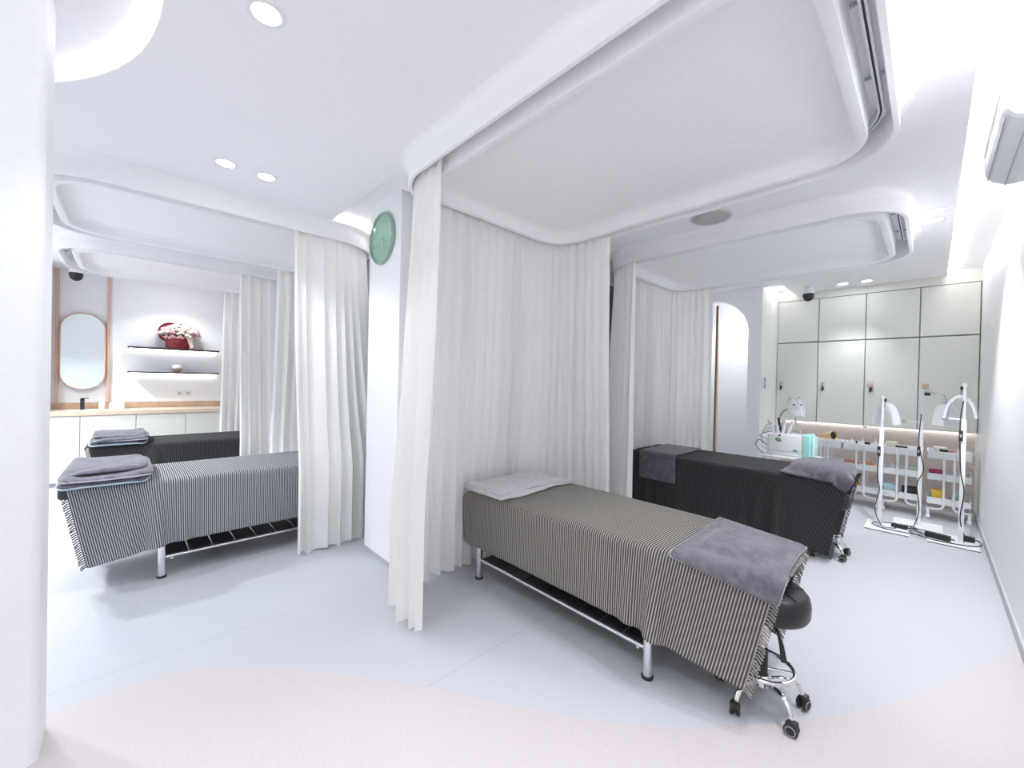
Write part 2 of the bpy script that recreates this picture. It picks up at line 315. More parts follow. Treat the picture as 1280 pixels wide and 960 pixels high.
# ------------------------------------------------------------------ downlights
def downlight(x, y, label, k=1):
    t = thing('downlight', label, 'downlight', (x, y, ZU if y > 6 and x < -1.9 else ZS), group='recessed downlights')
    MB().lathe([(.048, -.001), (.050, -.004), (.066, -.003), (.068, .0)], 24).build('trim_ring', WHITEP, t)
    MB().lathe([(.0001, -.0022), (.048, -.0022)], 24).build('lens', DOWN, t, 0, fix=False)
    l = bpy.data.lights.new('downlight_beam', 'SPOT'); l.energy = SPOT_W * k; l.color = COOL; l.spot_size = R(62 if y > 6 and x > -1 else 90 if x > -.1 else SPOT_ANGLE); l.spot_blend = .45; l.shadow_soft_size = .045
    o = bpy.data.objects.new('downlight_beam', l); COL.objects.link(o); o.parent = t; o.location = (0, 0, -.05)
for x, y, s in ((-1.755, .353, 'round white downlight alone near the top of the view, left of the near pelmet'), (-3.165, .425, 'left one of the two round downlights by the left bays'),
                (-3.171, .655, 'right one of the two round downlights by the left bays'), (-.007, 2.261, 'round downlight beside the near pelmet, closer to the far end'),
                (-.007, 2.045, 'round downlight beside the near pelmet, at the very top edge'), (-.007, 4.408, 'round downlight beside the farther right pelmet, upper one'),
                (-.007, 4.636, 'round downlight beside the farther right pelmet, lower one'), (-.815, 6.70, 'left one of the two round downlights before the wall cupboards'),
                (-.586, 6.70, 'right one of the two round downlights before the wall cupboards')): downlight(x, y, s, .5 if y > 6 else (.95 if y < 3 else 1.7) if x > -.1 else .4 if x > -2 else .38)
for x, y, s, k in ((-.007, -.09, 'added unseen downlight above the viewpoint, nearer the bays', 1.35), (-.007, -.31, 'added unseen downlight above the viewpoint, farther from the bays', 1.2), (-7.42, .35, 'added unseen downlight above the black shelves, left one', .3), (-7.42, .60, 'added unseen downlight above the black shelves, right one', .3),
                   (-2.0, 6.66, 'added unseen downlight inside the arched alcove', .8), (-3.9, -1.1, 'added unseen downlight in the left walkway, nearest the pier', 1.3), (-5.0, -1.1, 'added unseen downlight in the left walkway, second from the pier', 2.6), (-6.1, -1.1, 'added unseen downlight in the left walkway, third from the pier', 2.6), (-7.1, -1.1, 'added unseen downlight in the left walkway, nearest the mirror', 2.4)): downlight(x, y, s, k)  # all out of view, added to brighten viewpoint, shelves, alcove and left walkway

# ================================================================== CURTAINS
def track_path(k, s, e, rev):
    P = TRK[k]; n = len(P); Q = []
    for i in range(n):
        a = np.array(P[i]); b = np.array(P[(i + 1) % n]); m_ = max(1, int(np.linalg.norm(b - a) / .02))
        Q += [a + (b - a) * j / m_ for j in range(m_)]
    Q = np.array(Q)
    if rev: Q = Q[::-1]
    i0 = int(np.argmin(((Q - s) ** 2).sum(1))); Q = np.roll(Q, -i0, 0); i1 = int(np.argmin(((Q - e) ** 2).sum(1)))
    return Q[:i1 + 1]
def curtain(k, s, e, rev, label, seed, zb=.025, lam=.09, amp=.034, flare=.02, side=1):
    rg = np.random.default_rng(seed); Q = track_path(k, np.array(s), np.array(e), rev)
    d = np.r_[0, np.cumsum(np.linalg.norm(np.diff(Q, axis=0), axis=1))]; Ltot = d[-1]; ds = .0085
    S = np.arange(0, Ltot, ds); X = np.interp(S, d, Q[:, 0]); Y = np.interp(S, d, Q[:, 1])
    ker = np.ones(9) / 9; Xs = np.convolve(np.pad(X, 4, 'edge'), ker, 'valid'); Ys = np.convolve(np.pad(Y, 4, 'edge'), ker, 'valid')
    tx = np.gradient(Xs); ty = np.gradient(Ys); nn = np.hypot(tx, ty) + 1e-9; tx /= nn; ty /= nn; nx, ny = ty, -tx
    cxm, cym = (RINGS[k][0] + RINGS[k][1]) / 2, (RINGS[k][2] + RINGS[k][3]) / 2
    sgn = 1 if ((X - cxm) * nx + (Y - cym) * ny).mean() > 0 else -1; nx *= sgn; ny *= sgn      # outward
    lo = lambda L_: np.interp(S, np.linspace(0, Ltot, max(3, int(Ltot / L_))), rg.normal(0, 1, max(3, int(Ltot / L_))))
    ph = 2 * PI * S / lam + 2.2 * np.cumsum(lo(.16)) * ds / .16
    nz_ = 30; ztop = 2.765; T = np.linspace(0, 1, nz_) ** 1.0; cx, cy = X.mean(), Y.mean()
    ampv = amp * (1 + .5 * lo(.15)).clip(.3, 2.0); dph = lo(.25); V = []; b2 = .5 * lo(.11)
    hem = .012 * np.sin(ph * .5 + 1) + .01 * lo(.15)
    for t in T:
        z = ztop - t * (ztop - zb) + (hem * t if t > .9 else 0)
        p = ph + .7 * dph * t
        w = np.sin(p) + .32 * np.sin(2 * p + b2 * 3) + .35 * np.sin(.5 * p + 2 * dph) * t
        g = .30 + .25 * min(t / .03, 1) + .45 * min(t / .35, 1)
        off = ampv * g * w + flare * min(1, t / .75) ** 2 * (1 + .25 * dph)
        lim = np.minimum(off, .045 if t < .06 else 9); lim = np.maximum(lim, -.040 if t < .06 else -9)
        sway = .25 * amp * np.cos(p) * g
        V.append(np.stack([X + nx * lim + tx * sway - cx, Y + ny * lim + ty * sway - cy, np.full_like(X, 0) + z], 1))
    V = np.array(V); n = len(S); root = thing('curtain', label, 'curtain', (cx, cy, 0), group='sheer white bay curtains')
    F = [(i * n + j, i * n + j + 1, (i + 1) * n + j + 1, (i + 1) * n + j) for i in range(nz_ - 1) for j in range(n - 1)]
    mb = MB(); mb.v = [tuple(v) for v in V.reshape(-1, 3)]; mb.f = F; mb.build('drape', SHEER, root, 80, fix=False)
    hb = MB(); hz = 4; H = []
    for q in range(hz):
        r_ = V[0] + (V[1] - V[0]) * (q / (hz - 1))
        r_ = r_.copy(); r_[:, 0] -= nx * .004; r_[:, 1] -= ny * .004; H.append(r_)
    hb.v = [tuple(v) for v in np.array(H).reshape(-1, 3)]; hb.f = [(i * n + j, i * n + j + 1, (i + 1) * n + j + 1, (i + 1) * n + j) for i in range(hz - 1) for j in range(n - 1)]
    hb.build('heading_tape', HEADT, root, 80, fix=False)
    hk = MB()
    for j in range(4, n, max(4, int(lam / ds))): hk.box(V[0][j][0] - .003, V[0][j][0] + .003, V[0][j][1] - .003, V[0][j][1] + .003, 2.75, 2.782)
    h = hk.build('glider', GREYP, root, 0); h['kind'] = 'stuff'
    return root
curtain('R1', (-1.95, 1.27), (-1.84, 2.85), True, 'white sheer curtain around the head of the near right bed, beside the pillar', 11, zb=.02, flare=.06)
curtain('R2', (-2.08, 3.67), (-1.90, 5.26), True, 'white sheer curtain around the head of the far right bed, before the arch', 12, zb=.03, flare=.0)
curtain('L1', (-3.73, .98), (-5.22, 1.2), False, 'white curtain gathered around the nearer left bay, left of the clock pillar', 13, zb=.015, lam=.085, flare=.19)
curtain('L2', (-5.81, .93), (-7.21, .97), False, 'white sheer curtain around the far left bay by the shelves', 14, zb=.03, lam=.09, flare=.15)

# ================================================================== CLOTH
def drape(nx, ny, sp, u0, v0, planes, h, rad=.02, steps=230, iters=14, seed=0, thick=.004, wr=.004, tilt=0.0, drop=.02, yaw=0, sq=.995):
    """cloth sheet relaxed over a flat-topped support: planes = convex outline, h(x,y) = top height"""
    rg = np.random.default_rng(seed)
    gu, gv = np.meshgrid(np.arange(nx) * sp, np.arange(ny) * sp, indexing='ij')
    cu, cv = gu.mean(), gv.mean(); a = (gu - cu) * sq; b = (gv - cv) * sq
    c_, s_ = math.cos(yaw), math.sin(yaw)
    P = np.stack([u0 + cu + a * c_ - b * s_, v0 + cv + a * s_ + b * c_, np.zeros_like(gu)], -1)
    k = max(4, nx // 8); kk = max(4, ny // 8)
    P[..., 2] = h(P[..., 0], P[..., 1]).max() + drop + wr * (np.sin(gu * 19 + 3 * np.sin(gv * 5 + seed)) * np.sin(gv * 14 + seed) + .6 * rg.normal(0, 1, gu.shape))
    P[..., :2] += rg.normal(0, .0006, P[..., :2].shape)
    Vv = np.zeros_like(P); N = np.array([p[:2] for p in planes]); cc = np.array([p[2] for p in planes]); dt = 1 / 110
    def pairs(di, dj):
        out = []; L0 = sp * math.hypot(di, dj)
        ia = slice(0, nx - di); ib = slice(di, nx)
        if dj >= 0: ja, jb = slice(0, ny - dj), slice(dj, ny)
        else: ja, jb = slice(-dj, ny), slice(0, ny + dj)
        return (ia, ja, ib, jb, L0)
    def con(P, ia, ja, ib, jb, L0, k):
        A = P[ia, ja]; B = P[ib, jb]; D = B - A; l = np.sqrt((D * D).sum(-1, keepdims=True)) + 1e-9
        return .5 * k * D * (l - L0) / l
    S1 = [pairs(1, 0), pairs(0, 1)]; S2 = [pairs(1, 1), pairs(1, -1)]; S3 = [pairs(2, 0), pairs(0, 2)]
    def gs(P, pr_, k, st):
        ia, ja, ib, jb, L0 = pr_
        di = ib.start - ia.start; dj = jb.start - ja.start
        for ph in (0, 1):
            m = max(abs(di), abs(dj))
            idx = np.arange(ia.start, ia.stop); jdx = np.arange(ja.start, ja.stop)
            if di: idx = idx[((idx // m) % 2) == ph]
            else: jdx = jdx[((jdx // m) % 2) == ph]
            if not len(idx) or not len(jdx): continue
            I, J = idx[:, None], jdx[None, :]
            A = P[I, J]; B = P[I + di, J + dj]; D = B - A; l = np.sqrt((D * D).sum(-1, keepdims=True)) + 1e-9
            c = .5 * k * D * (l - L0) / l; P[I, J] = A + c; P[I + di, J + dj] = B - c
    for st in range(steps):
        Vv[..., 2] -= 9.8 * dt; Vv *= .965 if st < steps * .7 else .88
        sp_ = np.sqrt((Vv ** 2).sum(-1, keepdims=True)); Vv *= np.minimum(1, 1.6 / (sp_ + 1e-9))
        P0 = P.copy(); P = P + Vv * dt
        for it in range(iters):
            for q in S1: gs(P, q, 1.0, sp)
            for q in S2: gs(P, q, .35, sp)
            if it % 3 == 0:
                for q in S3: gs(P, q, .12, sp)
            if it % 3 == 2 or it == iters - 1:
                x, y, z = P[..., 0], P[..., 1], P[..., 2]
                sdv = x[..., None] * N[:, 0] + y[..., None] * N[:, 1] - cc; e = sdv.argmax(-1); sd = sdv.max(-1); g = N[e]
                H = h(x, y); w0 = sd + rad; w1 = z - H + rad
                o0 = np.maximum(w0, 0); o1 = np.maximum(w1, 0); on = np.hypot(o0, o1)
                dist = np.minimum(np.maximum(w0, w1), 0) + on - rad; hit = dist < thick; pen = (thick - dist)
                both = on > 1e-9
                dx = np.where(both, o0 / (on + 1e-9), (w0 > w1) * 1.0); dz = np.where(both, o1 / (on + 1e-9), (w0 <= w1) * 1.0)
                mv = hit * pen
                P[..., 0] += g[..., 0] * dx * mv; P[..., 1] += g[..., 1] * dx * mv; P[..., 2] += dz * mv
                fr = (hit * .55)[..., None]
                P[..., :2] -= (P[..., :2] - P0[..., :2]) * fr
                P[..., 2] = np.maximum(P[..., 2], .012)
        Vv = (P - P0) / dt
    return P
def cloth_obj(name, P, sp, m, parent=None, thick=.004, sub=1, o=None):
    nx, ny = P.shape[:2]; me = bpy.data.meshes.new(name)
    me.from_pydata([tuple(p) for p in P.reshape(-1, 3)], [], [(i * ny + j, (i + 1) * ny + j, (i + 1) * ny + j + 1, i * ny + j + 1) for i in range(nx - 1) for j in range(ny - 1)])
    uv = me.uv_layers.new(name='UVMap'); vi = np.zeros(len(me.loops), int); me.loops.foreach_get('vertex_index', vi)
    uv.data.foreach_set('uv', np.stack([(vi // ny) * sp, (vi % ny) * sp], 1).astype(np.float32).ravel())
    me.polygons.foreach_set('use_smooth', [True] * len(me.polygons)); me.materials.append(m)
    ob = bpy.data.objects.new(name, me); COL.objects.link(ob)
    if parent: ob.parent = parent
    if sub: s = ob.modifiers.new('soft', 'SUBSURF'); s.levels = s.render_levels = sub
    so = ob.modifiers.new('thickness', 'SOLIDIFY'); so.thickness = thick; so.offset = 1 if thick > 0 else 0
    return ob
def hem_tube(P, r, m, parent, sides='abcd'):
    nx, ny = P.shape[:2]; loop = [P[i, 0] for i in range(nx)] + [P[nx - 1, j] for j in range(1, ny)] + [P[i, ny - 1] for i in range(nx - 2, -1, -1)] + [P[0, j] for j in range(ny - 2, 0, -1)]
    return MB().tube([tuple(p) for p in loop], r, 6, closed=True).build('hem', m, parent, 60)

# ================================================================== BEDS (local u = towards the towel end)
UA, UB, UT, HW, HE = -.965, .965, .50, .355, .23
def bed_planes(ex=0):
    t = Vector((UB - UT, -(HW - HE), 0)).normalized(); n1 = Vector((-t.y, t.x))   # tapered side on +v
    nn = n1 if n1.y > 0 else -n1
    c = nn.x * UT + nn.y * HW
    return [(1, 0, UB + ex), (-1, 0, -UA + ex), (0, 1, HW + ex), (0, -1, HW + ex), (nn.x, nn.y, c + ex), (nn.x, -nn.y, c + ex)]
BT = {'R1': .648, 'R2': .688, 'L1': .692, 'L2': .692}
def make_bed(BEDTOP):
    dh = BEDTOP - .648
    root = thing('treatment_bed', '', 'treatment bed')
    poly = [(UA, -HW), (UT, -HW), (UB - .03, -HE - .01), (UB, -HE + .02), (UB, HE - .02), (UB - .03, HE + .01), (UT, HW), (UA, HW)]
    n = len(poly); c = Vector((0, 0)); ins = lambda k, z: [(x * (1 - k * .6), y * (1 - k * 2), z) for x, y in poly]
    MB().loft([ins(.012, .572 + dh), ins(0, .582 + dh), ins(0, .632 + dh), ins(.012, BEDTOP)], True, True).build('mattress', PAD, root)
    MB().rbox(-.93, .60, -.325, .325, .535 + dh, .571 + dh, .006).build('frame', STEEL, root)
    for u in (-.865, .455):
        for v in (-.335, .335):
            lg = MB().tube([(u, v, .012), (u, v, .535 + dh)], .023, 14).build('leg', CHROME, root)
            MB().lathe([(.029, 0), (.029, .012), (.024, .016)], 16, (u, v, 0)).build('foot', BLACK, lg)
    for v in (-.335, .335): MB().tube([(-.865, v, .14), (.455, v, .14)], .0095, 10).build('rail', CHROME, root)
    u = -.845
    while u + .13 < .45:
        MB().rbox(u, u + .136, -.322, .322, .135, .147, .003, 1).build('plank', PLANK, root); u += .144
    for u in (-.80, .40): MB().tube([(u, -.335, .125), (u, .335, .125)], .009, 8).build('crossbar', CHROME, root)
    return root
proto = make_bed(BT['R1']); tall = make_bed(BT['L1'])
BEDS = {'R1': ((-1.395, 2.20), 0, 'treatment bed with chrome legs under the brown-grey striped throw, nearest on the right'),
        'R2': ((-1.42, 4.53), 0, 'treatment bed under the near-black throw, farther on the right'),
        'L1': ((-4.09, .628), -PI / 2, 'treatment bed under the grey and white striped throw, nearer on the left'),
        'L2': ((-6.12, .66), -PI / 2, 'treatment bed under a dark striped throw before the counter, farther on the left')}
for i, (k, (p, rz, lab)) in enumerate(BEDS.items()):
    b = proto if i == 0 else tall if i == 1 else copy_tree(tall)
    b.location = (p[0], p[1], 0); b.rotation_euler = (0, 0, rz); tag(b, lab, 'treatment bed', 'treatment beds')
SPC = .024
def fringe(P, parent, m, u_last, sp):
    mb = MB(); nx, ny = P.shape[:2]; rows = np.arange(0, ny - 1, .62)
    for j in rows:
        a = int(j); f = j - a; p = P[-1, a] * (1 - f) + P[-1, a + 1] * f; q = P[-3, a] * (1 - f) + P[-3, a + 1] * f
        d = p - q; d = d / (np.linalg.norm(d) + 1e-9); d2 = d * .7 + np.array([0, 0, -.55]) + rng.normal(0, .1, 3); d2 /= np.linalg.norm(d2)
        mb.tube([tuple(p - d * .004), tuple(p + d * .010), tuple(p + d * .010 + d2 * .012), tuple(p + d * .010 + d2 * .026)], [.0036, .0045, .004, .0046], 5)
    o = mb.build('fringe', m, parent, 60); o['kind'] = 'stuff'; return o
def throw(k, m, fm, label, seed, ulen=2.00, vlen=1.48, uoff=-.01, voff=0):
    flat = lambda x, y: np.full_like(x, BT[k])
    (px, py), rz, _ = BEDS[k]; nx, ny = int(ulen / SPC) + 1, int(vlen / SPC) + 1
    P = drape(nx, ny, SPC, UB + .02 - ulen + uoff, -vlen / 2 + voff, bed_planes(), flat, seed=seed)
    root = thing('throw_blanket', label, 'blanket', (px, py, 0), rz, group='striped throws on the beds')
    cloth_obj('cloth', P, SPC, m, root, .004)
    fringe(P, root, fm, 0, SPC)
    return P
PR1 = throw('R1', STRIPE, FRINGE, 'brown-grey throw with fine pale stripes and fringe, draped over the nearest right bed', 1)
PR2 = throw('R2', STRIPED, FRINGED, 'near-black striped throw with dark fringe over the far right bed', 2, vlen=1.74)
PL1 = throw('L1', STRIPEL, FRINGED, 'grey and white striped throw with fringe over the nearer left bed', 3, vlen=1.57, uoff=-.05)
PL2 = throw('L2', STRIPED, FRINGED, 'dark grey striped throw over the far left bed by the counter', 4)

def towel(k, name, label, m, uv, size, hfun, seed, thick=.011, yaw=0, ex=.016, sp=.02, hem=HEML, steps=150, cat='towel'):
    (px, py), rz, _ = BEDS[k]; nx, ny = int(size[0] / sp) + 1, int(size[1] / sp) + 1
    P = drape(nx, ny, sp, uv[0] - size[0] / 2, uv[1] - size[1] / 2, bed_planes(ex), hfun, seed=seed, yaw=yaw, rad=.03, wr=.010, steps=steps, thick=.003)
    root = thing(name, label, cat, (px, py, 0), rz)
    cloth_obj('cloth', P, sp, m, root, thick); 
    if hem: hem_tube(P + np.array([0, 0, .004]), .0055, hem, root)
    return root, P
def bump(u, v, su, sv, hh, base, p=4):
    def f(x, y):
        return base + hh * np.clip(1 - (np.abs((x - u) / su) ** p + np.abs((y - v) / sv) ** p), 0, 1) ** .5
    return f
TBK = {k: v + .012 for k, v in BT.items()}; TB = TBK['R1']
# near right bed: slate towel over the head end, pale towel at the foot end
towel('R1', 'slate_towel', 'slate grey plush towel spread over the head end of the nearest right bed', TOWEL, (.775, .02), (.45, .76), bump(.79, 0, .17, .22, .03, TB), 21, ex=.022, yaw=R(2))
(px, py), rz, _ = BEDS['R1']
pp = drape(20, 30, .02, .60, -.30, bed_planes(.014), lambda x, y: np.full_like(x, TB - .002), seed=5, rad=.02, wr=.002, steps=90)
o = cloth_obj('paper_sheet', pp, .02, WHITEP, None, .0015); o.location = (px, py, 0); tag(o, 'thin white paper sheet peeking out under the slate towel', 'paper sheet')
def folded(root, m, u, v, su, sv, layers, z0, seed, th=.012):
    rg = np.random.default_rng(seed)
    for li in range(layers):
        n1, n2 = 22, 26; V = []; du, dv = rg.normal(0, .012, 2); s = 1 - .04 * li
        zz = z0 + th * li
        gx, gy = np.meshgrid(np.linspace(-1, 1, n1), np.linspace(-1, 1, n2), indexing='ij')
        wav = .006 * np.sin(gx * 4 + seed + li) * np.sin(gy * 5 + li) + .008 * np.sin(gy * 9 + seed) * (np.abs(gx) > .8) * (1 if li else .3)
        X = u + du + gx * su * s + .012 * np.sin(gy * 3 + li * 2 + seed) * gx; Y = v + dv + gy * sv * s + .014 * np.sin(gx * 4 + li + seed) * gy
        ed = np.clip((np.maximum(np.abs(gx), np.abs(gy)) - .93) / .07, 0, 1) ** 2
        Z = zz + np.maximum(wav, -.004) + th * .9 - ed * th * .7
        P = np.stack([X, Y, Z], -1); ob = cloth_obj('layer', P, .02, m, root, -th * .9, sub=1)
r_ = thing('pale_towel', 'light grey towel folded flat on the foot end of the nearest right bed', 'towel', (px, py, 0), rz)
folded(r_, TOWELL, -.775, -.03, .215, .37, 2, TB + .004, 3)
TB = TBK['R2']
# far right bed
def pile(x, y): return bump(.76, .0, .22, .30, .085, TB)(x, y)
towel('R2', 'dark_towel', 'dark slate towel draped over a head cushion on the far right bed', TOWELD, (.76, .03), (.52, .80), pile, 31, ex=.024, hem=TOWEL)
towel('R2', 'grey_towel', 'dark grey towel hanging over the front of the far right bed beside the curtain', TOWELD, (-.62, -.16), (.40, .95), lambda x, y: np.full_like(x, TB + .004), 32, ex=.024, hem=TOWEL)
def cushion(k, u, v, su, sv, z0, hh, m, label, piping=None):
    (px, py), rz, _ = BEDS[k]; root = thing('head_cushion', label, 'cushion', (px, py, 0), rz)
    N = 40; sup = lambda a: (math.copysign(abs(math.cos(a)) ** .45, math.cos(a)), math.copysign(abs(math.sin(a)) ** .45, math.sin(a)))
    rings = []
    for s, z in ((.90, 0), (.97, .12), (1, .45), (.985, .7), (.93, .88), (.8, .97), (.5, 1.0)):
        rings.append([(u + su * s * sup(2 * PI * i / N)[0], v + sv * s * sup(2 * PI * i / N)[1], z0 + hh * z) for i in range(N)])
    MB().loft(rings, True, True).build('body', m, root, 60)
    if piping: MB().tube([(u + su * 1.0 * sup(2 * PI * i / N)[0], v + sv * 1.0 * sup(2 * PI * i / N)[1], z0 + hh * .2) for i in range(N)], .006, 6, closed=True).build('piping', piping, root)
cushion('R2', .76, 0, .19, .27, TB, .07, TOWELD, 'dark head cushion hidden under the towel of the far right bed')
TB = TBK['L1']
# left beds: thick folded towels over cushions
def plush(name, root, m, u, v, su, sv, z0, hh, seed, sag=.006):
    rg = np.random.default_rng(seed); N = 64; ph = rg.uniform(0, 6, 6)
    sup = lambda a: (math.copysign(abs(math.cos(a)) ** .32, math.cos(a)), math.copysign(abs(math.sin(a)) ** .32, math.sin(a)))
    rings = []
    for s_, z in ((.97, .02), (1.0, .10), (1.015, .30), (1.0, .55), (.97, .80), (.93, .93), (.87, .99), (.7, 1.0), (.4, .98), (.15, .97)):
        rw = []
        for i in range(N):
            a = 2 * PI * i / N; x, y = sup(a); wv = 1 + .018 * math.sin(3 * a + ph[0]) + .010 * math.sin(7 * a + ph[1]) * (1 + z)
            zz = hh * z + (.008 * math.sin(2 * a + ph[2]) + .006 * math.sin(5 * a + ph[3]) * s_) * z - sag * (1 - s_) * z
            rw.append((u + su * s_ * x * wv, v + sv * s_ * y * wv, z0 + max(zz, .0)))
        rings.append(rw)
    return MB().loft(rings, True, True).build(name, m, root, 70)
for k, m, sd, nm in (('L1', TOWEL, 41, 'nearer'), ('L2', TOWELD, 42, 'far')):
    (px, py), rz, _ = BEDS[k]
    root = thing('head_cushion', 'slate head cushion with pale blue piping, under the towel of the %s left bed' % nm, 'cushion', (px, py, 0), rz)
    plush('body', root, m, .745, .03, .215, .355, TB, .042, sd); N = 64
    MB().tube([(.745 + .222 * math.copysign(abs(math.cos(2 * PI * i / N)) ** .32, math.cos(2 * PI * i / N)), .03 + .363 * math.copysign(abs(math.sin(2 * PI * i / N)) ** .32, math.sin(2 * PI * i / N)), TB + .009 + .004 * math.sin(i * .5)) for i in range(N)], .0055, 6, closed=True).build('piping', HEMB, root)
    root = thing('slate_towel', 'thick folded slate towel lying on the head cushion of the %s left bed' % nm, 'towel', (px, py, 0), rz)
    plush('lower_fold', root, m, .735, .035, .222, .36, TB + .040, .040, sd + 5, .012); plush('upper_fold', root, m, .74, .0, .20, .315, TB + .076, .026, sd + 9, .010)
    MB().tube([(.52, .388, TB + .052), (.60, .397, TB + .048), (.735, .40, TB + .046), (.86, .397, TB + .048), (.945, .388, TB + .052)], .004, 6).build('hem', HEML, root)

# ================================================================== STOOLS
def make_stool():
    t = thing('rolling_stool', '', 'stool')
    MB().lathe([(.001, .415), (.146, .415), (.160, .422), (.168, .438), (.170, .485), (.164, .514), (.149, .531), (.10, .540), (.05, .536), (.001, .532)], 40, (.005, .03, 0)).build('seat', LEATHER, t, 60)
    for a in (30, 90, 150):
        ca_, sa_ = math.cos(R(a)), math.sin(R(a))
        MB().tube([(ca_ * q + .005, sa_ * q + .03, .5425 - .006 * (abs(q) < .02) - (max(abs(q) - .1, 0) * .19)) for q in np.linspace(-.148, .148, 15)], .0022, 6).build('seat_seam', BLACK, t)
    MB().lathe([(.06, .40), (.06, .414)], 20).build('seat_plate', BLACK, t)
    MB().tube([(0, 0, .10), (0, 0, .25)], .025, 16).build('outer_column', BLACK, t); MB().tube([(0, 0, .25), (0, 0, .405)], .014, 12).build('piston', CHROME, t)
    MB().tube([(.02, -.015, .40), (.075, -.065, .385), (.092, -.08, .34), (.105, -.09, .28)], [.005, .006, .009, .012], 8).build('lever', BLACK, t)
    MB().lathe([(.03, .085), (.04, .09), (.04, .125), (.028, .135)], 20).build('hub', CHROME, t)
    MB().tube(arc((0, 0, .175), .125, 0, 352.5, 47), .009, 10, closed=True).build('foot_ring', CHROME, t)
    for a in (18, 138, 258): MB().tube([(.025 * math.cos(R(a)), .025 * math.sin(R(a)), .165), (.125 * math.cos(R(a)), .125 * math.sin(R(a)), .175)], .006, 8).build('ring_spoke', CHROME, t)
    for kk in range(5):
        a = R(36 + 72 * kk); ca_, sa_ = math.cos(a), math.sin(a)
        MB().tube([(ca_ * q, sa_ * q, z) for q, z in ((.03, .108), (.08, .118), (.125, .118), (.155, .10), (.170, .07), (.172, .052))], [.013, .0125, .012, .011, .010, .009], 10).build('leg', CHROME, t)
        c_ = MB().rbox(-.018, .018, -.014, .014, .03, .062, .006).build('caster', BLACK, t)
        c_.location = (ca_ * .180, sa_ * .180, 0); c_.rotation_euler = (0, 0, a + R(35))
        for s in (-1, 1):
            MB(Matrix.Translation((-.006, s * .013, .027)) @ Matrix.Rotation(R(90), 4, 'X')).lathe([(.001, -.008), (.02, -.008), (.0265, -.004), (.0265, .004), (.02, .008), (.001, .008)], 18).build('wheel', BLACK, c_)
            MB(Matrix.Translation((-.006, s * .0215, .027)) @ Matrix.Rotation(R(90), 4, 'X')).lathe([(.0165, -.001), (.019, -.001), (.019, .001), (.0165, .001)], 18).build('wheel_rim', GREYP, c_)
    return t
st = make_stool(); st.location = (-.512, 2.115, 0); tag(st, 'black round padded stool with chrome ring under the nearest right bed', 'stool', 'rolling stools')
s2 = copy_tree(st); s2.location = (-.62, 4.43, 0); s2['label'] = 'black rolling stool half hidden at the end of the far right bed'

# ================================================================== WALL CUPBOARDS
XC = [-1.60, -1.105, -.606, -.106, .379]
names = ['first from the arch', 'second from the arch', 'third from the arch', 'rightmost, beside the right wall']
for i in range(4):
    x0, x1 = XC[i], XC[i + 1]; xm = (x0 + x1) / 2
    for up in (0, 1):
        z0, z1 = ((.965, 2.10), (2.106, 2.712))[up]
        t = thing('wall_cupboard', ('upper' if up else 'lower') + ' cream wall cupboard, ' + names[i] + ('' if up else ', with a lock'), 'cupboard', (xm, YB, 0), group='cream wall cupboards')
        w = (x1 - x0) / 2
        MB().box(-w + .0005, w - .0005, .022, .345, z0, z1).build('body', LCAB, t, 0)
        MB().box(-w + .002, w - .002, .019, .0215, z0 + .002, z1 - .002).build('joint', CABD, t, 0)
        MB().rbox(-w + .005, w - .005, 0, .019, z0 + .005, z1 - .005, .0015, 1).build('door', CAB, t)
        if not up:
            lx = -w + .062
            lk = MB(Matrix.Translation((lx, -.001, 1.49)) @ Matrix.Rotation(R(90), 4, 'X')).lathe([(.019, 0), (.019, .012), (.012, .018), (.001, .019)], 18).build('lock', STEEL, t)
            if i >= 2: MB().rbox(lx - .03, lx + .028, -.03, -.012, 1.475, 1.53, .006).build('key_tag', ROSE, t)
            else: MB().rbox(lx - .014, lx + .02, -.024, -.008, 1.49, 1.535, .004).build('key_tag', STEEL, t)
            if i < 3: MB().tube([(lx, -.02, 1.48), (lx + .006, -.024, 1.45), (lx - .004, -.02, 1.415)], [.006, .014, .011], 8).build('key', BLACK, t)
struct(MB().box(-1.60, XR, 7.001, 7.34, 2.716, ZU - .001).build('trim_7', LCAB, ang=0), 'cream filler strip between cupboards and ceiling')
t = thing('intercom', 'white wall handset on the return wall beside the cupboards', 'intercom', (-1.6, 6.29, 1.50))
MB().rbox(.001, .022, -.04, .04, -.075, .075, .006).build('cradle', WHITEP, t); MB().tube([(.03, -.02, -.07), (.04, -.02, -.04), (.036, -.02, 0), (.04, -.02, .05), (.03, -.02, .075)], [.012, .01, .008, .01, .012], 8).build('handset', GREYP, t)

# ================================================================== AIR CONDITIONER
t = thing('air_conditioner', 'white split air conditioner high on the right wall', 'air conditioner', (XR, 0, 0))
prof = [(-.002, 2.60), (-.17, 2.602), (-.205, 2.595), (-.222, 2.575), (-.228, 2.54), (-.240, 2.45), (-.244, 2.40), (-.240, 2.37), (-.222, 2.34), (-.185, 2.32), (-.10, 2.312), (-.002, 2.315)]
Y0, Y1 = 2.05, 2.66; cxm, czm = -.12, 2.455
def sec(y, k): return [(cxm + (x - cxm) * k if x < -.01 else x, y, czm + (z - czm) * k) for x, z in prof]
MB().loft([sec(Y0, .92), sec(Y0 + .008, .97), sec(Y0 + .03, 1), sec(Y1 - .03, 1), sec(Y1 - .008, .97), sec(Y1, .92)], True, True).build('casing', WHITEP, t, 30)
MB().loft([[(x - .004, y, z) for x, z in ((-.2235, 2.56), (-.229, 2.53), (-.2415, 2.44))] for y in (Y0 + .06, Y1 - .05)], closed=False).build('front_panel', WHITEM, t, 30)
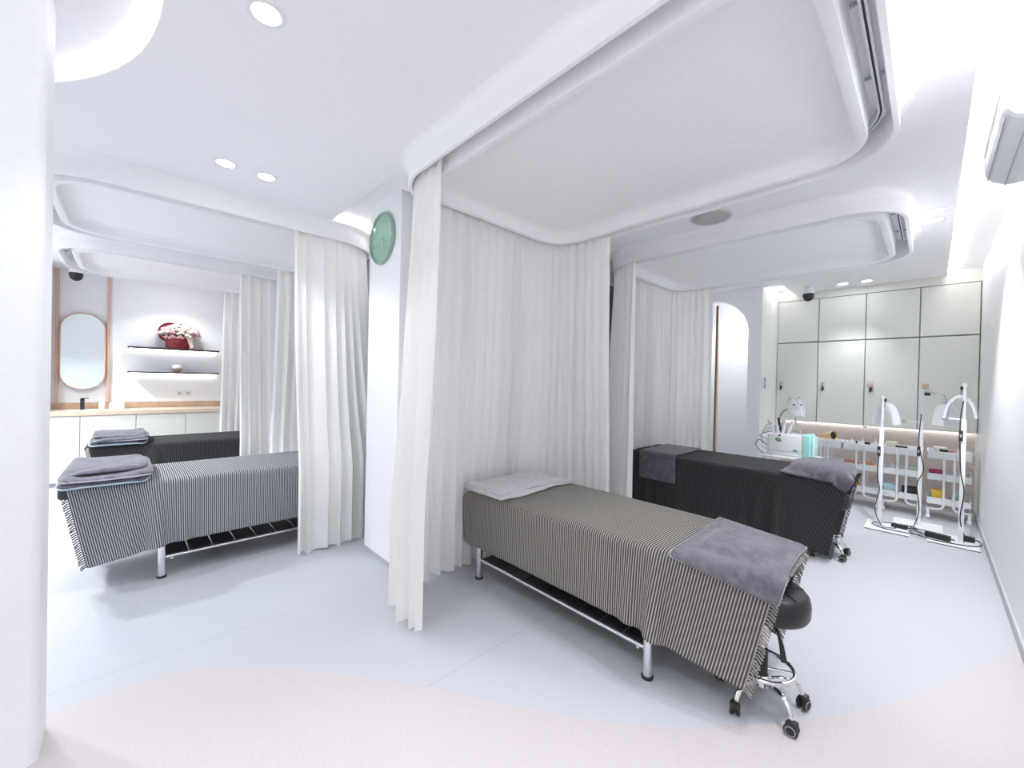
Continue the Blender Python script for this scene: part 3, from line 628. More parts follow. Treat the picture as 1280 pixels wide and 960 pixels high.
MB().tube([(-.2455, Y1 - .05, 2.44), (-.2455, Y0 + .075, 2.44), (-.235, Y0 + .06, 2.50), (-.228, Y0 + .06, 2.56)], .0018, 5).build('panel_joint', GREYP, t)
MB().tube([(-.232, Y1 - .02, 2.352), (-.232, Y0 + .02, 2.352)], .0022, 5).build('flap_joint', GREYP, t)
MB().tube([(-.185, Y1 - .02, 2.319), (-.185, Y0 + .02, 2.319)], .0025, 5).build('outlet_joint', GREYP, t)

# ================================================================== CLOCK
t = thing('wall_clock', 'round green wall clock with white numerals on the white pillar', 'clock', (-3.005, 1.43, 2.552))
FY = Matrix.Rotation(R(90), 4, 'X')     # local z -> -y
CLF = mat('sage clock face', (.36, .56, .44), .35); CLR = mat('sage clock rim', (.30, .43, .35), .3); WHT = mat('white print', (.88, .9, .88), .6)
MB(FY).lathe([(.0001, .010), (.186, .010)], 48).build('face', CLF, t, 0)
MB(FY).lathe([(.180, 0), (.199, .004), (.203, .018), (.198, .028), (.189, .03), (.186, .024), (.185, .004), (.180, 0)], 48).build('rim', CLR, t, 60)
gl = bpy.data.materials.new('clock glass'); gl.use_nodes = True; nt = gl.node_tree; nt.nodes.clear()
g1 = nt.nodes.new('ShaderNodeBsdfGlossy'); g1.inputs[1].default_value = .02; g2 = nt.nodes.new('ShaderNodeBsdfTransparent'); g2.inputs[0].default_value = (.93, .99, .95, 1)
mx = nt.nodes.new('ShaderNodeMixShader'); ou = nt.nodes.new('ShaderNodeOutputMaterial')
mx.inputs[0].default_value = .09; nt.links.new(g2.outputs[0], mx.inputs[1]); nt.links.new(g1.outputs[0], mx.inputs[2]); nt.links.new(mx.outputs[0], ou.inputs[0])
MB(FY).lathe([(.186, .022), (.15, .032), (.10, .039), (.05, .043), (.0001, .044)], 48, caps=False).build('glass', gl, t, 80)
for hgt in range(1, 13):
    cu = bpy.data.curves.new('numeral', 'FONT'); cu.body = str(hgt); cu.size = .044; cu.align_x = 'CENTER'; cu.align_y = 'CENTER'; cu.extrude = .001; cu.materials.append(WHT)
    tmp = bpy.data.objects.new('tmp', cu); COL.objects.link(tmp); me = bpy.data.meshes.new_from_object(tmp.evaluated_get(bpy.context.evaluated_depsgraph_get())); bpy.data.objects.remove(tmp); me.name = 'numeral'
    o = bpy.data.objects.new('numeral', me); COL.objects.link(o); o.parent = t; a = R(90 - 30 * hgt); o.location = (.148 * math.cos(a), -.0125, .148 * math.sin(a)); o.rotation_euler = (R(90), 0, 0)
for nm, deg, ln, w in (('hour_hand', 165, .085, .005), ('minute_hand', 178, .12, .0035)):
    a = R(90 - deg); MB().tube([(-.02 * math.cos(a), -.016, -.02 * math.sin(a)), (ln * math.cos(a), -.016, ln * math.sin(a))], [w, w * .6], 6).build(nm, WHT, t)
MB(FY).lathe([(.008, .010), (.008, .02), (.001, .021)], 12).build('hand_boss', STEEL, t)

# ================================================================== CEILING FIXTURES
t = thing('ceiling_fixture', 'round pale grey domed fixture on the ceiling between the two right pelmets', 'ceiling fixture', (-1.25, 3.37, ZS))
MB().lathe([(.155, -.0005), (.158, -.008), (.150, -.014), (.142, -.015)], 36).build('trim_ring', mat('pale grey ring', (.62, .61, .62), .5), t)
MB().lathe([(.142, -.014), (.12, -.026), (.07, -.036), (.0001, -.040)], 36).build('dome', mat('frosted dome', (.42, .415, .425), .5), t, 60)
for (x, y), lab in (((-7.58, -.525), 'black dome security camera hanging from the ceiling above the mirror'), ((-1.16, 6.58), 'black dome security camera hanging from the ceiling before the cupboards')):
    t = thing('security_camera', lab, 'security camera', (x, y, ZS), group='dome cameras')
    MB().lathe([(.035, 0), (.045, -.008), (.06, -.05), (.066, -.07), (.066, -.10), (.058, -.108)], 28).build('mount', WHITEP, t)
    MB().lathe([(.064, -.10), (.066, -.125), (.060, -.155), (.045, -.182), (.02, -.198), (.0001, -.202)], 28).build('dome', BLACK, t, 60)

# ================================================================== COUNTER AND MIRROR WALL
XF = -7.5
for i, (y0, y1) in enumerate(((-.755, -.467), (-.467, .055), (.055, .583), (.583, 1.11), (1.11, 1.64))):
    t = thing('base_cupboard', 'cream base cupboard under the oak worktop, number %s from the mirror end' % ['one', 'two', 'three', 'four', 'five'][i], 'cupboard', (XF, (y0 + y1) / 2, 0), group='cream base cupboards')
    w = (y1 - y0) / 2
    MB().box(-.47, -.022, -w, w, .05, .885).build('body', LCAB, t, 0); MB().box(-.46, -.03, -w, w, 0, .05).build('plinth', GREYB, t, 0)
    MB().box(-.0215, -.019, -w + .002, w - .002, .055, .88).build('joint', CABD, t, 0)
    MB().rbox(-.019, 0, -w + .003, w - .003, .055, .882, .0015, 1).build('door', LCAB, t)
o = MB().rbox(-7.985, -7.485, -.757, 1.64, .888, .945, .003, 1).build('worktop', WOODTOP); tag(o, 'pale oak worktop with rounded edge running along the mirror wall', 'worktop')
o = MB().rbox(-7.998, -7.985, -.757, 1.64, .946, 1.03, .002, 1).build('backsplash', WOOD); tag(o, 'low oak upstand behind the worktop', 'backsplash')
for y, s in ((-.715, 'left'), (-.238, 'right')):
    o = MB().rbox(-7.999, -7.965, y - .016, y + .016, 1.031, 2.81, .003, 1).build('oak_pole', ROSE); tag(o, 'slim pinkish oak upright on the %s side of the oval mirror' % s, 'upright', 'oak uprights')
t = thing('wall_mirror', 'tall stadium-shaped mirror with a thin rose wood frame', 'mirror', (-7.965, -.477, 1.73))
def stad(hw, hh, n=20): return [(hw * math.cos(R(a)), hh - hw + hw * math.sin(R(a))) for a in np.linspace(0, 180, n)] + [(hw * math.cos(R(a)), -(hh - hw) + hw * math.sin(R(a))) for a in np.linspace(180, 360, n)]
rg_ = lambda hw, hh, x: [(x, a, b) for a, b in stad(hw, hh)]
MB().loft([rg_(.202, .508, .0), rg_(.204, .51, .025), rg_(.216, .522, .025), rg_(.218, .524, .0)]).build('frame', ROSE, t, 40)
MB().loft([rg_(.204, .51, .004), rg_(.204, .51, .008)], True, True).build('glass', mat('mirror glass', (.88, .93, .92), .02, 1), t, 20)
for z, s in ((1.83, 'upper'), (1.475, 'lower')):
    t = thing('wall_shelf', 'thin black wall shelf with a light strip beneath, the %s of two' % s, 'shelf', (-7.99, .485, z), group='black shelves')
    MB().rbox(-.008, .19, -.525, .525, -.022, 0, .003, 1).build('board', SHELFP, t); MB().box(.02, .035, -.51, .51, -.030, -.0225).build('light_strip', LEDS, t, 0)
for y in (.542, .645):
    t = thing('wall_socket', 'white double wall socket above the worktop, %s one' % ('left' if y < .6 else 'right'), 'socket', (-8, y, 1.155), group='wall sockets')
    MB().rbox(.0005, .010, -.043, .043, -.043, .043, .003, 1).build('plate', WHITEP, t)
    MB(Matrix.Rotation(R(90), 4, 'Y')).lathe([(.019, .0095), (.019, .011), (.001, .0112)], 16).build('inset', GREYP, t)
# red hat box with flowers
FLP = [mat('blush petals', (.82, .62, .56), .8), mat('cream petals', (.86, .80, .68), .8), mat('pink petals', (.78, .48, .49), .8)]
t = thing('flower_box', 'red round gift box overflowing with blush and cream flowers on the upper shelf', 'flower arrangement', (-7.848, .50, 1.831))
RED = mat('red card', (.25, .02, .03), .4, noise=.08)
MB().lathe([(.001, 0), (.125, 0), (.135, .01), (.15, .17), (.146, .172), (.13, .02), (.001, .02)], 32, sx=.62).build('box', RED, t, 40)
MB(Matrix.Translation((-.075, -.075, .235)) @ Matrix.Rotation(R(82), 4, 'Y')).lathe([(.001, 0), (.15, 0), (.152, .035), (.146, .035), (.144, .01), (.001, .008)], 32).build('lid', RED, t, 40)
MB().tube([(.094, -.03, .10), (.096, .02, .103), (.094, .05, .10)], .003, 5).build('gold_line', mat('gold foil', (.7, .45, .15), .3, 1), t)
pk = MB(); N = 48
pk.loft([[((.092 + .01 * math.sin(9 * a)) * math.cos(a), (.148 + .012 * math.sin(7 * a)) * math.sin(a), .145 + .01 * math.sin(11 * a)) for a in np.linspace(0, 2 * PI, N, endpoint=False)],
         [((.115 + .015 * math.sin(8 * a)) * math.cos(a), (.185 + .02 * math.sin(9 * a)) * math.sin(a), .185 + .018 * math.sin(13 * a)) for a in np.linspace(0, 2 * PI, N, endpoint=False)]])
pk.build('tissue_paper', FLP[2], t, 60)
MB().loft([[(.10, .10, .16), (.10, .17, .165)], [(.112, .12, .08), (.112, .165, .085)], [(.106, .145, .005), (.106, .185, .02)]], closed=False).build('ribbon', FLP[0], t, 60)
base = []
for mm in FLP:
    b_ = MB(); rg = np.random.default_rng(3)
    for q in range(9):
        a = q * 2.4; r_ = .011 * math.sqrt(q); b_.ball((r_ * math.cos(a), r_ * math.sin(a), .012 - .25 * r_), .015, 7, 5, (1, 1, .8))
    base.append(b_.build('flower', mm, t, 60))
spots = []
for q in range(64):
    a = q * 2.39996; r_ = math.sqrt((q + .5) / 64)
    spots.append((.098 * r_ * math.cos(a), .21 * r_ * math.sin(a) + .03, .19 + .145 * (1 - r_ * r_) ** .7 + random.uniform(-.015, .015)))
for q, p in enumerate(spots):
    o = base[q % 3] if q < 3 else base[random.choice((0, 1, 1, 2))].copy()
    if q >= 3: COL.objects.link(o)
    o.parent = t; o.location = p; o.rotation_euler = (p[1] * -2, p[0] * 4, q); s = random.uniform(1.15, 1.8); o.scale = (s, s, s)
lf = MB(); 
for q in range(4): lf.loft([[(-.002, 0, 0), (.002, 0, 0)], [(-.014, .02, .008), (.014, .02, .008)], [(-.01, .045, .006), (.01, .045, .006)], [(0, .06, 0), (.001, .06, 0)]], closed=False)
leaf = MB().loft([[(-.002, 0, 0), (.002, 0, 0)], [(-.014, .02, .008), (.014, .02, .008)], [(-.01, .045, .006), (.01, .045, .006)], [(0, .06, 0), (.001, .06, 0)]], closed=False).build('leaf', mat('leaf green', (.10, .15, .06), .6), t, 60)
for q in range(26):
    o = leaf if q == 0 else leaf.copy()
    if q: COL.objects.link(o)
    p = random.choice(spots[10:]); o.parent = t; o.location = (p[0] * 1.12, p[1] * 1.1, p[2] + .01); o.rotation_euler = (random.uniform(-.3, .9), random.uniform(-.6, .6), random.uniform(-2.2, .6))
t = thing('wooden_vase', 'small round white and tan vase on the lower black shelf', 'vase', (-7.88, .50, 1.476))
MB().lathe([(.03, 0), (.05, .02), (.062, .045), (.064, .06)], 24).build('base_band', WOOD, t, 60); MB().lathe([(.064, .06), (.060, .085), (.045, .108), (.022, .118), (.016, .116)], 24).build('body', WHITEP, t, 60)
# on the worktop
t = thing('faucet', 'matt black basin tap standing on the oak worktop', 'tap', (-7.80, -.467, .946))
MB().tube([(0, 0, 0), (0, 0, .145)], .021, 16).build('body', BLACK, t); MB().tube([(0, 0, .115), (.10, .0, .10)], .012, 12).build('spout', BLACK, t); MB().rbox(-.018, .018, -.018, .06, .146, .156, .003).build('handle', BLACK, t)
t = thing('soap_dispenser', 'small white pump bottle beside the tap', 'soap dispenser', (-7.80, -.285, .946))
MB().lathe([(.028, 0), (.03, .01), (.03, .09), (.012, .105), (.012, .115)], 18).build('bottle', WHITEP, t); MB().tube([(0, 0, .115), (0, 0, .15), (.0, -.035, .155)], .007, 8).build('pump', WHITEP, t)
t = thing('tissue_box', 'white tissue box on the oak worktop right of the mirror', 'tissue box', (-7.80, -.14, .946))
MB().rbox(-.06, .06, -.075, .075, 0, .09, .008).build('box', WHITEP, t); MB().loft([[(0, -.04, .088), (0, .04, .088)], [(.012, -.03, .115), (-.01, .035, .11)], [(-.005, -.01, .135), (.01, .02, .13)]], closed=False).build('tissue', WHITEM, t, 60)
t = thing('wash_basin', 'shallow oval basin rim set in the oak worktop below the mirror', 'basin', (-7.70, -.47, .9455))
MB().lathe([(.16, 0), (.165, .006), (.155, .006), (.12, .001), (.001, .001)], 36, sx=.8, sy=1.2).build('bowl', WHITEP, t)

# ================================================================== TROLLEYS
def make_trolley():
    t = thing('utility_trolley', '', 'trolley')
    for z0, z1 in ((.685, .765), (.445, .515), (.175, .245)):
        b = MB(); w, d_, th = .168, .165, .004
        for a in ((-w, w, -d_, -d_ + th), (-w, w, d_ - th, d_), (-w, -w + th, -d_, d_), (w - th, w, -d_, d_)): b.box(*a, z0, z1)
        b.box(-w, w, -d_, d_, z0, z0 + .004); bs = b.build('basket', WHITEM, t, 0)
        MB().tube([(x, y, z1) for x, y in rr(-w, w, -d_, d_, .004, 0, 3)], .005, 6, closed=True).build('rim', WHITEM, bs)
    for s in (-1, 1):
        for q in (-1, 1):
            pts = [(q * .038, s * .178, .755), (q * .038, s * .178, .17)] + [(q * (.038 + .045 * (1 - math.cos(R(a)))), s * .178, .17 - .045 * math.sin(R(a))) for a in (22, 45, 68, 90)] + [(q * .165, s * .178, .125)]
            MB().tube(pts, .0105, 10).build('post', WHITEM, t)
    for q in (-1, 1): MB().tube([(q * .165, -.178, .125), (q * .165, .178, .125)], .009, 8).build('base_bar', WHITEM, t)
    for sx in (-1, 1):
        for sy in (-1, 1):
            c_ = MB().rbox(-.012, .012, -.016, .016, .045, .115, .004).build('caster', WHITEM, t); c_.location = (sx * .155, sy * .165, 0)
            MB(Matrix.Translation((0, 0, .028)) @ Matrix.Rotation(R(90), 4, 'Y')).lathe([(.001, -.018), (.022, -.018), (.028, -.012), (.028, .012), (.022, .018), (.001, .018)], 18).build('wheel', WHITEP, c_)
    return t
tr0 = make_trolley()
TXY = [(.160, 6.72), (-.215, 6.725), (-.585, 6.725), (-.945, 6.74)]
TLB = ['white three-tier trolley next to the right wall', 'white three-tier trolley between the first and second lamp poles', 'white three-tier trolley with yellow bottle, left of the first lamp pole', 'white three-tier trolley mostly hidden behind the mint machine']
for i, (x, y) in enumerate(TXY):
    o = tr0 if i == 0 else copy_tree(tr0); o.location = (x, y, 0); tag(o, TLB[i], 'trolley', 'utility trolleys')
YEL = mat('yellow plastic', (.80, .50, .06), .4); ORG = mat('orange packets', (.80, .33, .16), .5); PINK = mat('magenta bowl', (.55, .08, .20), .4); BLUB = mat('pale blue box', (.50, .72, .77), .45); TEAL = mat('pale teal bottle', (.45, .66, .66), .4); CREAMP = mat('cream pack', (.80, .75, .62), .5)
T4, T3, T2, T1 = TXY
def item(kind, nm, lab, cat, p, dims, m, group=None):
    t = thing(nm, lab, cat, p, 0, group); a, b, c = dims
    if kind == 'box':
        MB().rbox(-a, a, -b, b, 0, c, min(a, b, c) * .15).build('body', m, t); MB().rbox(-a * 1.02, a * 1.02, -b * 1.02, b * 1.02, c * .86, c * 1.01, .002, 1).build('lid', m, t)
    elif kind == 'bottle':
        MB().lathe([(a * .9, 0), (a, c * .05), (a, c * .62), (a * .45, c * .74)], 16).build('body', m, t); MB().lathe([(a * .45, c * .73), (a * .45, c), (.001, c)], 12).build('cap', WHITEP if m is not BLACK else BLACK, t)
    elif kind == 'bowl':
        MB().lathe([(.001, 0), (a * .55, 0), (a * .9, c * .5), (a, c), (a * .93, c), (a * .8, c * .5), (a * .5, c * .15), (.001, c * .12)], 22).build('body', m, t)
    elif kind == 'packets':
        for q in range(3): MB(Matrix.Translation(((q - 1) * a * .55, 0, 0)) @ Matrix.Rotation(R(12 * (q - 1)), 4, 'Y')).rbox(-a * .4, a * .4, -b, b, .004, c * (1 - .12 * q), .006).build('packet', m, t)
    return t
zt, zm, zl = .690, .450, .180
item('bottle', 'black_jar', 'small black jar, left one on top of the trolley with the yellow bottle', 'jar', (T2[0] - .05, T2[1] - .07, zt), (.018, .018, .105), BLACK)
item('box', 'black_case', 'small black case, right one on top of the trolley with the yellow bottle', 'case', (T2[0] + .055, T2[1] - .07, zt), (.026, .02, .10), BLACK)
for q, dx in enumerate((-.11, .0, .12)): item('bottle', 'white_bottle', 'white cosmetic bottle, %s of three on the trolley with the yellow bottle' % ('left', 'middle', 'right')[q], 'bottle', (T2[0] + dx, T2[1] + .06, zt), (.018, .018, .13), WHITEP, 'white bottles on the left trolley')
item('packets', 'orange_packets', 'orange packets in the middle basket, right side of the trolley left of the lamp pole', 'packets', (T2[0] + .09, T2[1] - .08, zm), (.07, .05, .095), ORG)
item('packets', 'pink_packets', 'orange and pink packets, left side of the middle basket left of the lamp pole', 'packets', (T2[0] - .09, T2[1] - .08, zm), (.06, .05, .10), mat('coral packets', (.70, .30, .25), .5))
item('bottle', 'yellow_bottle', 'yellow bottle in the bottom basket of the trolley left of the first lamp pole', 'bottle', (T2[0] - .06, T2[1] - .06, zl), (.05, .05, .17), YEL)
item('box', 'cream_pack', 'cream carton on top of the middle trolley', 'carton', (T3[0] - .10, T3[1] + .02, zt), (.05, .04, .125), CREAMP)
item('box', 'black_box', 'flat black case on the top tier of the middle trolley', 'case', (T3[0] - .01, T3[1] - .10, zt), (.05, .03, .095), BLACK)
for q, dx in enumerate((-.09, -.05)): item('bottle', 'white_jar', '%s white jar in the middle basket of the middle trolley' % ('left', 'right')[q], 'jar', (T3[0] + dx, T3[1] - .09, zm), (.022, .022, .11), WHITEP, 'white jars on the middle trolley')
item('box', 'green_carton', 'pale green carton in the middle basket of the middle trolley', 'carton', (T3[0] + .10, T3[1] - .05, zm), (.045, .04, .09), mat('pale green', (.66, .72, .58), .5))
item('box', 'blue_box', 'pale blue box in the bottom basket of the middle trolley', 'box', (T3[0] - .095, T3[1] - .06, zl), (.06, .06, .14), BLUB)
item('bowl', 'black_bowl', 'black bowl in the bottom basket of the middle trolley', 'bowl', (T3[0] + .08, T3[1] - .04, zl + .005), (.085, .085, .12), PAD)
item('box', 'black_device', 'black hand device on the top tier of the trolley by the wall', 'device', (T4[0] - .045, T4[1] - .10, zt), (.032, .02, .10), BLACK)
item('bowl', 'pink_dish', 'small pink dish on the top tier of the trolley by the wall', 'dish', (T4[0] + .02, T4[1] - .07, zt), (.035, .035, .095), mat('pink dish plastic', (.72, .35, .40), .4))
item('bowl', 'magenta_bowl', 'magenta bowl in the middle basket of the trolley by the wall', 'bowl', (T4[0] - .095, T4[1] - .08, zm), (.065, .065, .10), PINK)
item('box', 'yellow_box', 'yellow box in the bottom basket of the trolley by the wall', 'box', (T4[0] - .075, T4[1] - .07, zl), (.055, .05, .15), YEL)
item('bottle', 'teal_bottle', 'pale teal bottle in the bottom basket of the trolley by the wall', 'bottle', (T4[0] + .05, T4[1] - .03, zl), (.045, .045, .16), TEAL)
item('box', 'white_carton', 'white carton on the top tier of the trolley by the wall', 'carton', (T4[0] - .07, T4[1] + .05, zt), (.05, .04, .11), WHITEP)
t = thing('cone_funnel', 'gold cone-shaped nozzle lying on the trolley beside the mint machine', 'nozzle', (-.91, 6.62, .775))
MB(Matrix.Translation((0, 0, .055)) @ Matrix.Rotation(R(-122), 4, 'Z') @ Matrix.Rotation(R(-80), 4, 'X')).lathe([(.012, -.16), (.018, -.15), (.03, -.08), (.055, .06), (.062, .07), (.058, .075), (.046, .055), (.02, -.02), (.001, -.03)], 28).build('cone', mat('gold plastic', (.72, .52, .25), .3, .3), t, 40)
MB(Matrix.Translation((0, 0, .055)) @ Matrix.Rotation(R(-122), 4, 'Z') @ Matrix.Rotation(R(-80), 4, 'X')).lathe([(.014, -.20), (.014, -.155)], 12).build('tip', BLACK, t)
MB(Matrix.Translation((0, 0, .055)) @ Matrix.Rotation(R(-122), 4, 'Z') @ Matrix.Rotation(R(-80), 4, 'X')).lathe([(.001, .04), (.047, .058)], 24).build('mouth', mat('dark brown mouth', (.07, .03, .02), .5), t)

# ================================================================== LED LAMPS
def make_lamp(nm, lab, x, y, H, base, yaw, arm):
    t = thing('led_lamp', lab, 'lamp', (x, y, 0), 0, 'white led beauty lamps')
    bx0, bx1, by0, by1 = base
    MB().rbox(bx0, bx1, by0, by1, .006, .018, .004, 1).build('base_plate', WHITEM, t); MB().rbox(bx0 + .004, bx1 - .004, by0 + .004, by1 - .004, 0, .006, .001, 1).build('base_pad', BLACK, t)
    MB().rbox(-.017, .017, -.014, .014, .018, H - .32, .004).build('lower_pole', WHITEM, t); MB().tube([(0, 0, H - .34), (0, 0, H)], .011, 12).build('upper_pole', WHITEP, t)
    MB().lathe([(.016, 0), (.018, .02), (.012, .035), (.001, .036)], 14, (0, 0, H - .01)).build('pole_cap', WHITEP, t)
    cy_, sy_ = math.cos(yaw), math.sin(yaw)
    hd = MB().tube([(0, 0, H - .32), (-.10, -.015, H - .315)], .009, 8).build('handle', WHITEP, t); MB().ball((-.13, -.02, H - .313), .018, 10, 8).build('handle_knob', GREYP, hd)
    L_, dz = arm; pts = [(0, 0, H - .005)] + [(cy_ * q, sy_ * q, z) for q, z in ((.03, H + .005), (L_ * .75, H - .005), (L_ * .92, H - .02), (L_, H - .06), (L_, H - dz))]
    MB().tube(pts, .0065, 8).build('arm', STEEL, t); MB().lathe([(.022, 0), (.022, .03)], 12, (cy_ * .04, sy_ * .04, H - .035)).build('arm_joint', BLACK, t)
    rings = []; hx, hy = cy_ * L_, sy_ * L_; px_, py_ = -sy_, cy_
    for q in range(15):
        a = R(-84 + 168 * q / 14); ra = .118; s_, c_ = math.sin(a), math.cos(a); e = 1
        cs = []
        for (u_, v_) in ((-.045, 0), (-.045, .018), (.045, .018), (.045, 0)):
            rad = ra + v_ - .010; sx_ = s_ * rad * .86; zz = c_ * rad * 1.95
            cs.append((hx + cy_ * sx_ * .35 + px_ * sx_ * .94 + cy_ * u_ * .94 - px_ * u_ * .35, hy + sy_ * sx_ * .35 + py_ * sx_ * .94 + sy_ * u_ * .94 - py_ * u_ * .35, H - dz - .118 * 1.95 + zz - .01))
        rings.append(cs)
    MB().loft(rings, True, True).build('lamp_head', WHITEP, t, 40)
    return t
L1_ = make_lamp('a', 'white arched lamp on a pole, leftmost of the three', -.345, 5.715, 1.36, (-.11, .23, -.16, .22), R(80), (.12, .06))
L2_ = make_lamp('b', 'white arched lamp with a long bent arm, middle of the three', -.061, 6.10, 1.43, (-.20, .18, -.15, .16), R(-12), (.175, .12))
L3_ = make_lamp('c', 'white arched lamp on a pole, rightmost beside the wall', .223, 5.684, 1.50, (-.22, .12, -.145, .24), R(100), (.10, .09))
def adapter(p, dims, rz, lab):
    t = thing('power_adapter', lab, 'adapter', p, rz, 'black power adapters'); a, b, c = dims
    MB().rbox(-a, a, -b, b, 0, c, .006).build('body', BLACK, t); MB().tube([(a, 0, c * .5), (a + .03, .0, c * .5)], .006, 8).build('strain_relief', BLACK, t); return t
adapter((-.195, 5.79, .0185), (.06, .03, .035), R(-10), 'black power adapter on the leftmost lamp base')
adapter((.075, 5.66, .0185), (.085, .03, .05), R(-14), 'long black power adapter on the right lamp base, left one')
adapter((.268, 5.80, .0185), (.05, .032, .045), R(-8), 'short black power adapter on the right lamp base behind the pole')
def cable(pts, lab, r=.0042):
    o = MB().tube([tuple(p) for p in smooth_path(pts, 8)], r, 6).build('cable', BLACK, None, 60); tag(o, lab, 'cable', 'black lamp cables')
cable([(-.36, 5.70, .78), (-.37, 5.69, .55), (-.35, 5.69, .40), (-.38, 5.68, .2), (-.34, 5.67, .06), (-.30, 5.68, .024), (-.22, 5.72, .024), (-.25, 5.79, .024)], 'thin black cable hanging down the leftmost lamp pole')
cable([(-.13, 5.78, .03), (-.07, 5.82, .03), (-.10, 5.92, .024), (-.22, 5.92, .024), (-.36, 5.84, .024), (-.40, 5.72, .024), (-.30, 5.62, .024), (-.14, 5.62, .024), (-.02, 5.66, .024)], 'looped black cable around the leftmost lamp base')
cable([(-.062, 6.07, 1.20), (-.075, 6.07, .9), (-.035, 6.06, .62), (-.08, 6.05, .45), (-.06, 6.04, .2), (-.09, 6.0, .03), (-.12, 5.9, .024), (-.06, 5.80, .024), (.0, 5.70, .024)], 'black cable hanging down the middle lamp pole')
cable([(.215, 5.66, 1.36), (.20, 5.66, 1.2), (.20, 5.66, 1.0), (.21, 5.66, .7), (.235, 5.66, .5), (.215, 5.66, .25), (.25, 5.70, .08), (.27, 5.74, .045)], 'black cable hanging down the rightmost lamp pole')
cable([(.33, 5.80, .04), (.355, 5.76, .03), (.34, 5.68, .024), (.25, 5.60, .024), (.10, 5.57, .024), (-.03, 5.60, .024), (-.12, 5.70, .024), (-.08, 5.76, .024), (.0, 5.68, .03)], 'black cable snaking over the right lamp base')
for (x, y, z, s) in ((-.362, 5.70, .80, 'leftmost'), (-.075, 6.08, .80, 'middle'), (.205, 5.662, 1.03, 'rightmost')):
    t = thing('inline_switch', 'small black inline switch on the %s lamp pole' % s, 'switch', (x, y, z), 0, 'inline switches')
    MB().rbox(-.013, .013, -.01, .01, -.05, .05, .005).build('body', BLACK, t); MB().rbox(-.006, .006, -.013, -.009, -.015, .015, .001, 1).build('rocker', GREYP, t)

# ================================================================== MINT BEAUTY MACHINE ON ITS CART
MX, MY, MZ = -1.115, 5.62, .655
t = thing('machine_cart', 'white wheeled cart carrying the mint beauty machine behind the far right bed', 'cart', (MX, MY, 0))
MB().rbox(-.27, .27, -.17, .19, MZ - .03, MZ - .001, .008).build('top_tray', WHITEM, t); MB().rbox(-.25, .25, -.15, .17, .16, .18, .006).build('lower_tray', WHITEM, t)
for sx in (-1, 1):
    for sy in (-.14, .16):
        MB().tube([(sx * .235, sy, .06), (sx * .235, sy, MZ - .03)], .013, 10).build('leg', WHITEM, t)
        MB(Matrix.Translation((sx * .235, sy, .03)) @ Matrix.Rotation(R(90), 4, 'X')).lathe([(.001, -.012), (.03, -.012), (.03, .012), (.001, .012)], 16).build('wheel', BLACK, t)
t = thing('beauty_machine', 'white and mint skin care machine with leaf emblem, hoses and an arm', 'machine', (MX, MY, MZ))
MB().rbox(-.215, .145, -.13, .16, .004, .25, .02, 3).build('housing', WHITEP, t); MB().rbox(.118, .205, -.136, .164, .004, .262, .02, 4).build('mint_front', MINT, t)
MB().rbox(.205, .235, -.11, .13, .02, .24, .014, 3).build('mint_panel', mat('light mint', (.55, .80, .77), .35), t)
MB().rbox(-.20, .12, -.134, -.129, .055, .058, .001, 1).build('housing_joint', GREYP, t)
lg = MB()
lg.loft([[(-.115 + .042 * s, -.1325, .172 + .6 * h_ - .018 * s) for h_ in (.0, .0)] for s in (0, 1)], closed=False)
lf = [(-.135, .188), (-.118, .205), (-.095, .203), (-.076, .186), (-.072, .168), (-.09, .160), (-.115, .163), (-.13, .174)]
MB(Matrix.Translation((0, -.1305, 0)) @ Matrix.Rotation(R(90), 4, 'X')).prism(lf, 0, .002).build('leaf_emblem', mat('emblem green', (.05, .28, .10), .4), t)
MB(Matrix.Translation((0, -.1335, 0)) @ Matrix.Rotation(R(90), 4, 'X')).prism([(-.125, .182), (-.1, .188), (-.078, .174), (-.10, .180)], 0, .001).build('leaf_vein', mat('emblem pale', (.5, .7, .5), .4), t)
MB(Matrix.Translation((0, -.1305, 0)) @ Matrix.Rotation(R(90), 4, 'X')).prism([(.035, .062), (.05, .086), (.068, .088), (.085, .074), (.082, .06)], 0, .002).build('teal_mark', mat('teal print', (.12, .38, .45), .4), t)
MB(Matrix.Translation((-.09, -.1305, .235)) @ Matrix.Rotation(R(90), 4, 'X')).lathe([(.011, 0), (.011, .006), (.001, .007)], 12).build('port', BLACK, t)
for q in range(5): MB().rbox(.2345, .238, -.09, .02, .10 + .022 * q, .108 + .022 * q, .001, 1).build('vent', WHITEP, t)
MB().tube([(-.05, .0, .25), (-.10, .02, .34), (-.14, .02, .40), (-.10, .02, .50), (-.03, 0, .56)], .011, 10).build('arm', STEEL, t); MB().tube([(.10, 0, .25), (.03, 0, .40), (.02, 0, .50)], .009, 8).build('arm_stay', STEEL, t)
MB().tube([(-.10, -.02, .27), (-.125, -.03, .36), (-.13, -.02, .43)], .014, 10).build('grip', BLACK, t)
for q, (x, y, z, a) in enumerate(((-.17, -.05, .27, -20), (-.13, -.05, .28, -8), (-.08, -.03, .28, 6), (-.19, .03, .27, -28), (-.02, -.04, .27, 14))):
    MB(Matrix.Translation((x, y, z)) @ Matrix.Rotation(R(a), 4, 'Y')).lathe([(.014, -.03), (.018, 0), (.020, .05), (.013, .075), (.011, .13), (.006, .14)], 12).build('handpiece', WHITEP, t)
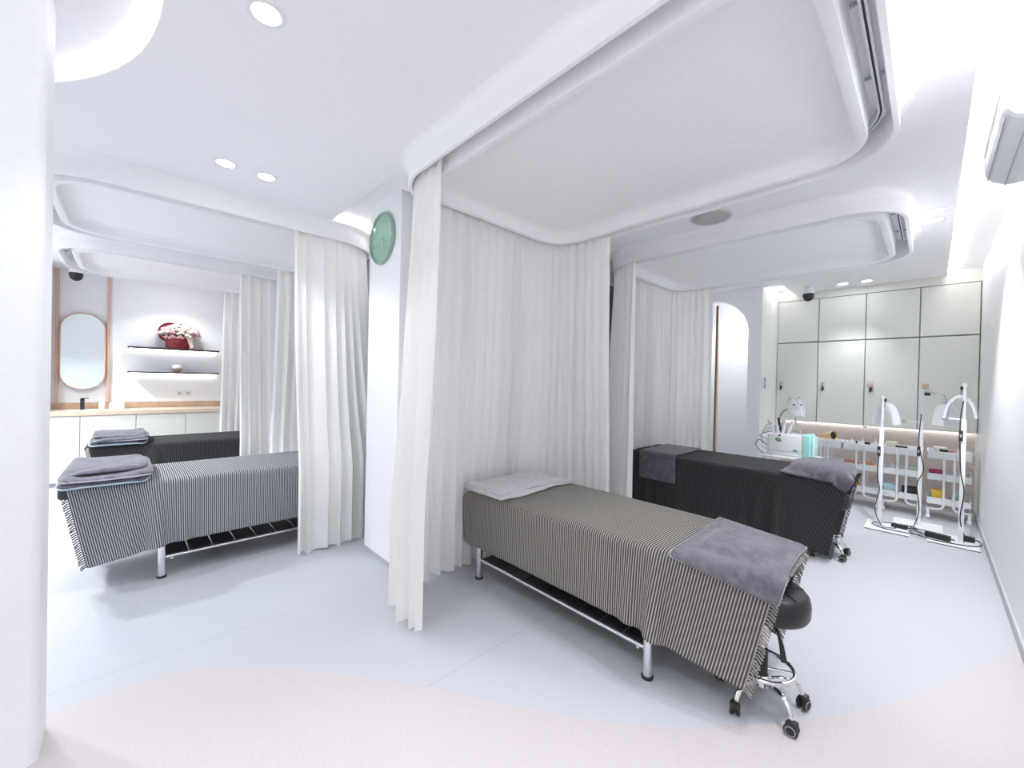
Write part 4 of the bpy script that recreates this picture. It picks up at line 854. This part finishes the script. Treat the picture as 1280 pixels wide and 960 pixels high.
for q in range(5):
    y = -.10 + q * .04
    MB().tube([tuple(p) for p in smooth_path([(-.17 + .02 * q, y, .37 - .02 * q), (-.24, y, .33 - .02 * q), (-.28 - .015 * q, y - .02, .20), (-.27, y, .08 + .02 * q), (-.21, y, .06 + .02 * q)], 6)], .0042, 6).build('hose', (GREYP, WHITEP, STEEL, WHITEP, BLACK)[q], t)
MB().tube([tuple(p) for p in smooth_path([(-.22, -.12, .10), (-.30, -.13, .16), (-.34, -.12, .10), (-.30, -.12, .04), (-.24, -.14, .0), (-.16, -.15, .002)], 6)], .004, 6).build('power_lead', BLACK, t)
# face mask on the arm (two hinged curved halves with eye holes)
mk = thing('led_face_mask', 'white two-part therapy face mask held above the mint machine', 'mask', (MX + .035, MY, MZ + .555))
for s, nm in ((-1, 'left_half'), (1, 'right_half')):
    N1, N2 = 12, 14; rows = []
    for i in range(N1):
        a = i / (N1 - 1); row = []
        for j in range(N2):
            v = j / (N2 - 1); wd = .092 * (math.sin(PI * (.14 + .76 * v)) ** .7); x = s * (.004 + a * wd + .05 * max(0, v - .72) / .28 * (1 - a))
            z = -.12 + .25 * v; nose = .03 * math.exp(-((a) / .22) ** 2) * math.exp(-((v - .42) / .16) ** 2); br = .008 * math.exp(-((v - .62) / .06) ** 2)
            row.append((x, -(.075 * math.cos(a * 1.25) + nose + br) + .03, z))
        rows.append(row)
    mb = MB(Matrix.Rotation(R(38), 4, 'Z') @ Matrix.Rotation(R(-28), 4, 'X')); n_ = N2
    mb.loft(rows, closed=False)
    h_ = mb.build(nm, WHITEP, mk, 80, fix=False); so = h_.modifiers.new('thickness', 'SOLIDIFY'); so.thickness = .006; so.offset = 0
    MB(Matrix.Rotation(R(38), 4, 'Z') @ Matrix.Rotation(R(-28), 4, 'X') @ Matrix.Translation((s * .036, -.046, .022)) @ Matrix.Rotation(R(90), 4, 'X')).ball((0, 0, 0), .011, 12, 6, (1.5, .7, .7)).build('eye_opening', BLACK, h_)
MB().tube([(0, .02, -.02), (-.03, .04, .0), (-.05, .0, .04)], .010, 8).build('bracket', BLACK, mk)
for q in range(2): pass
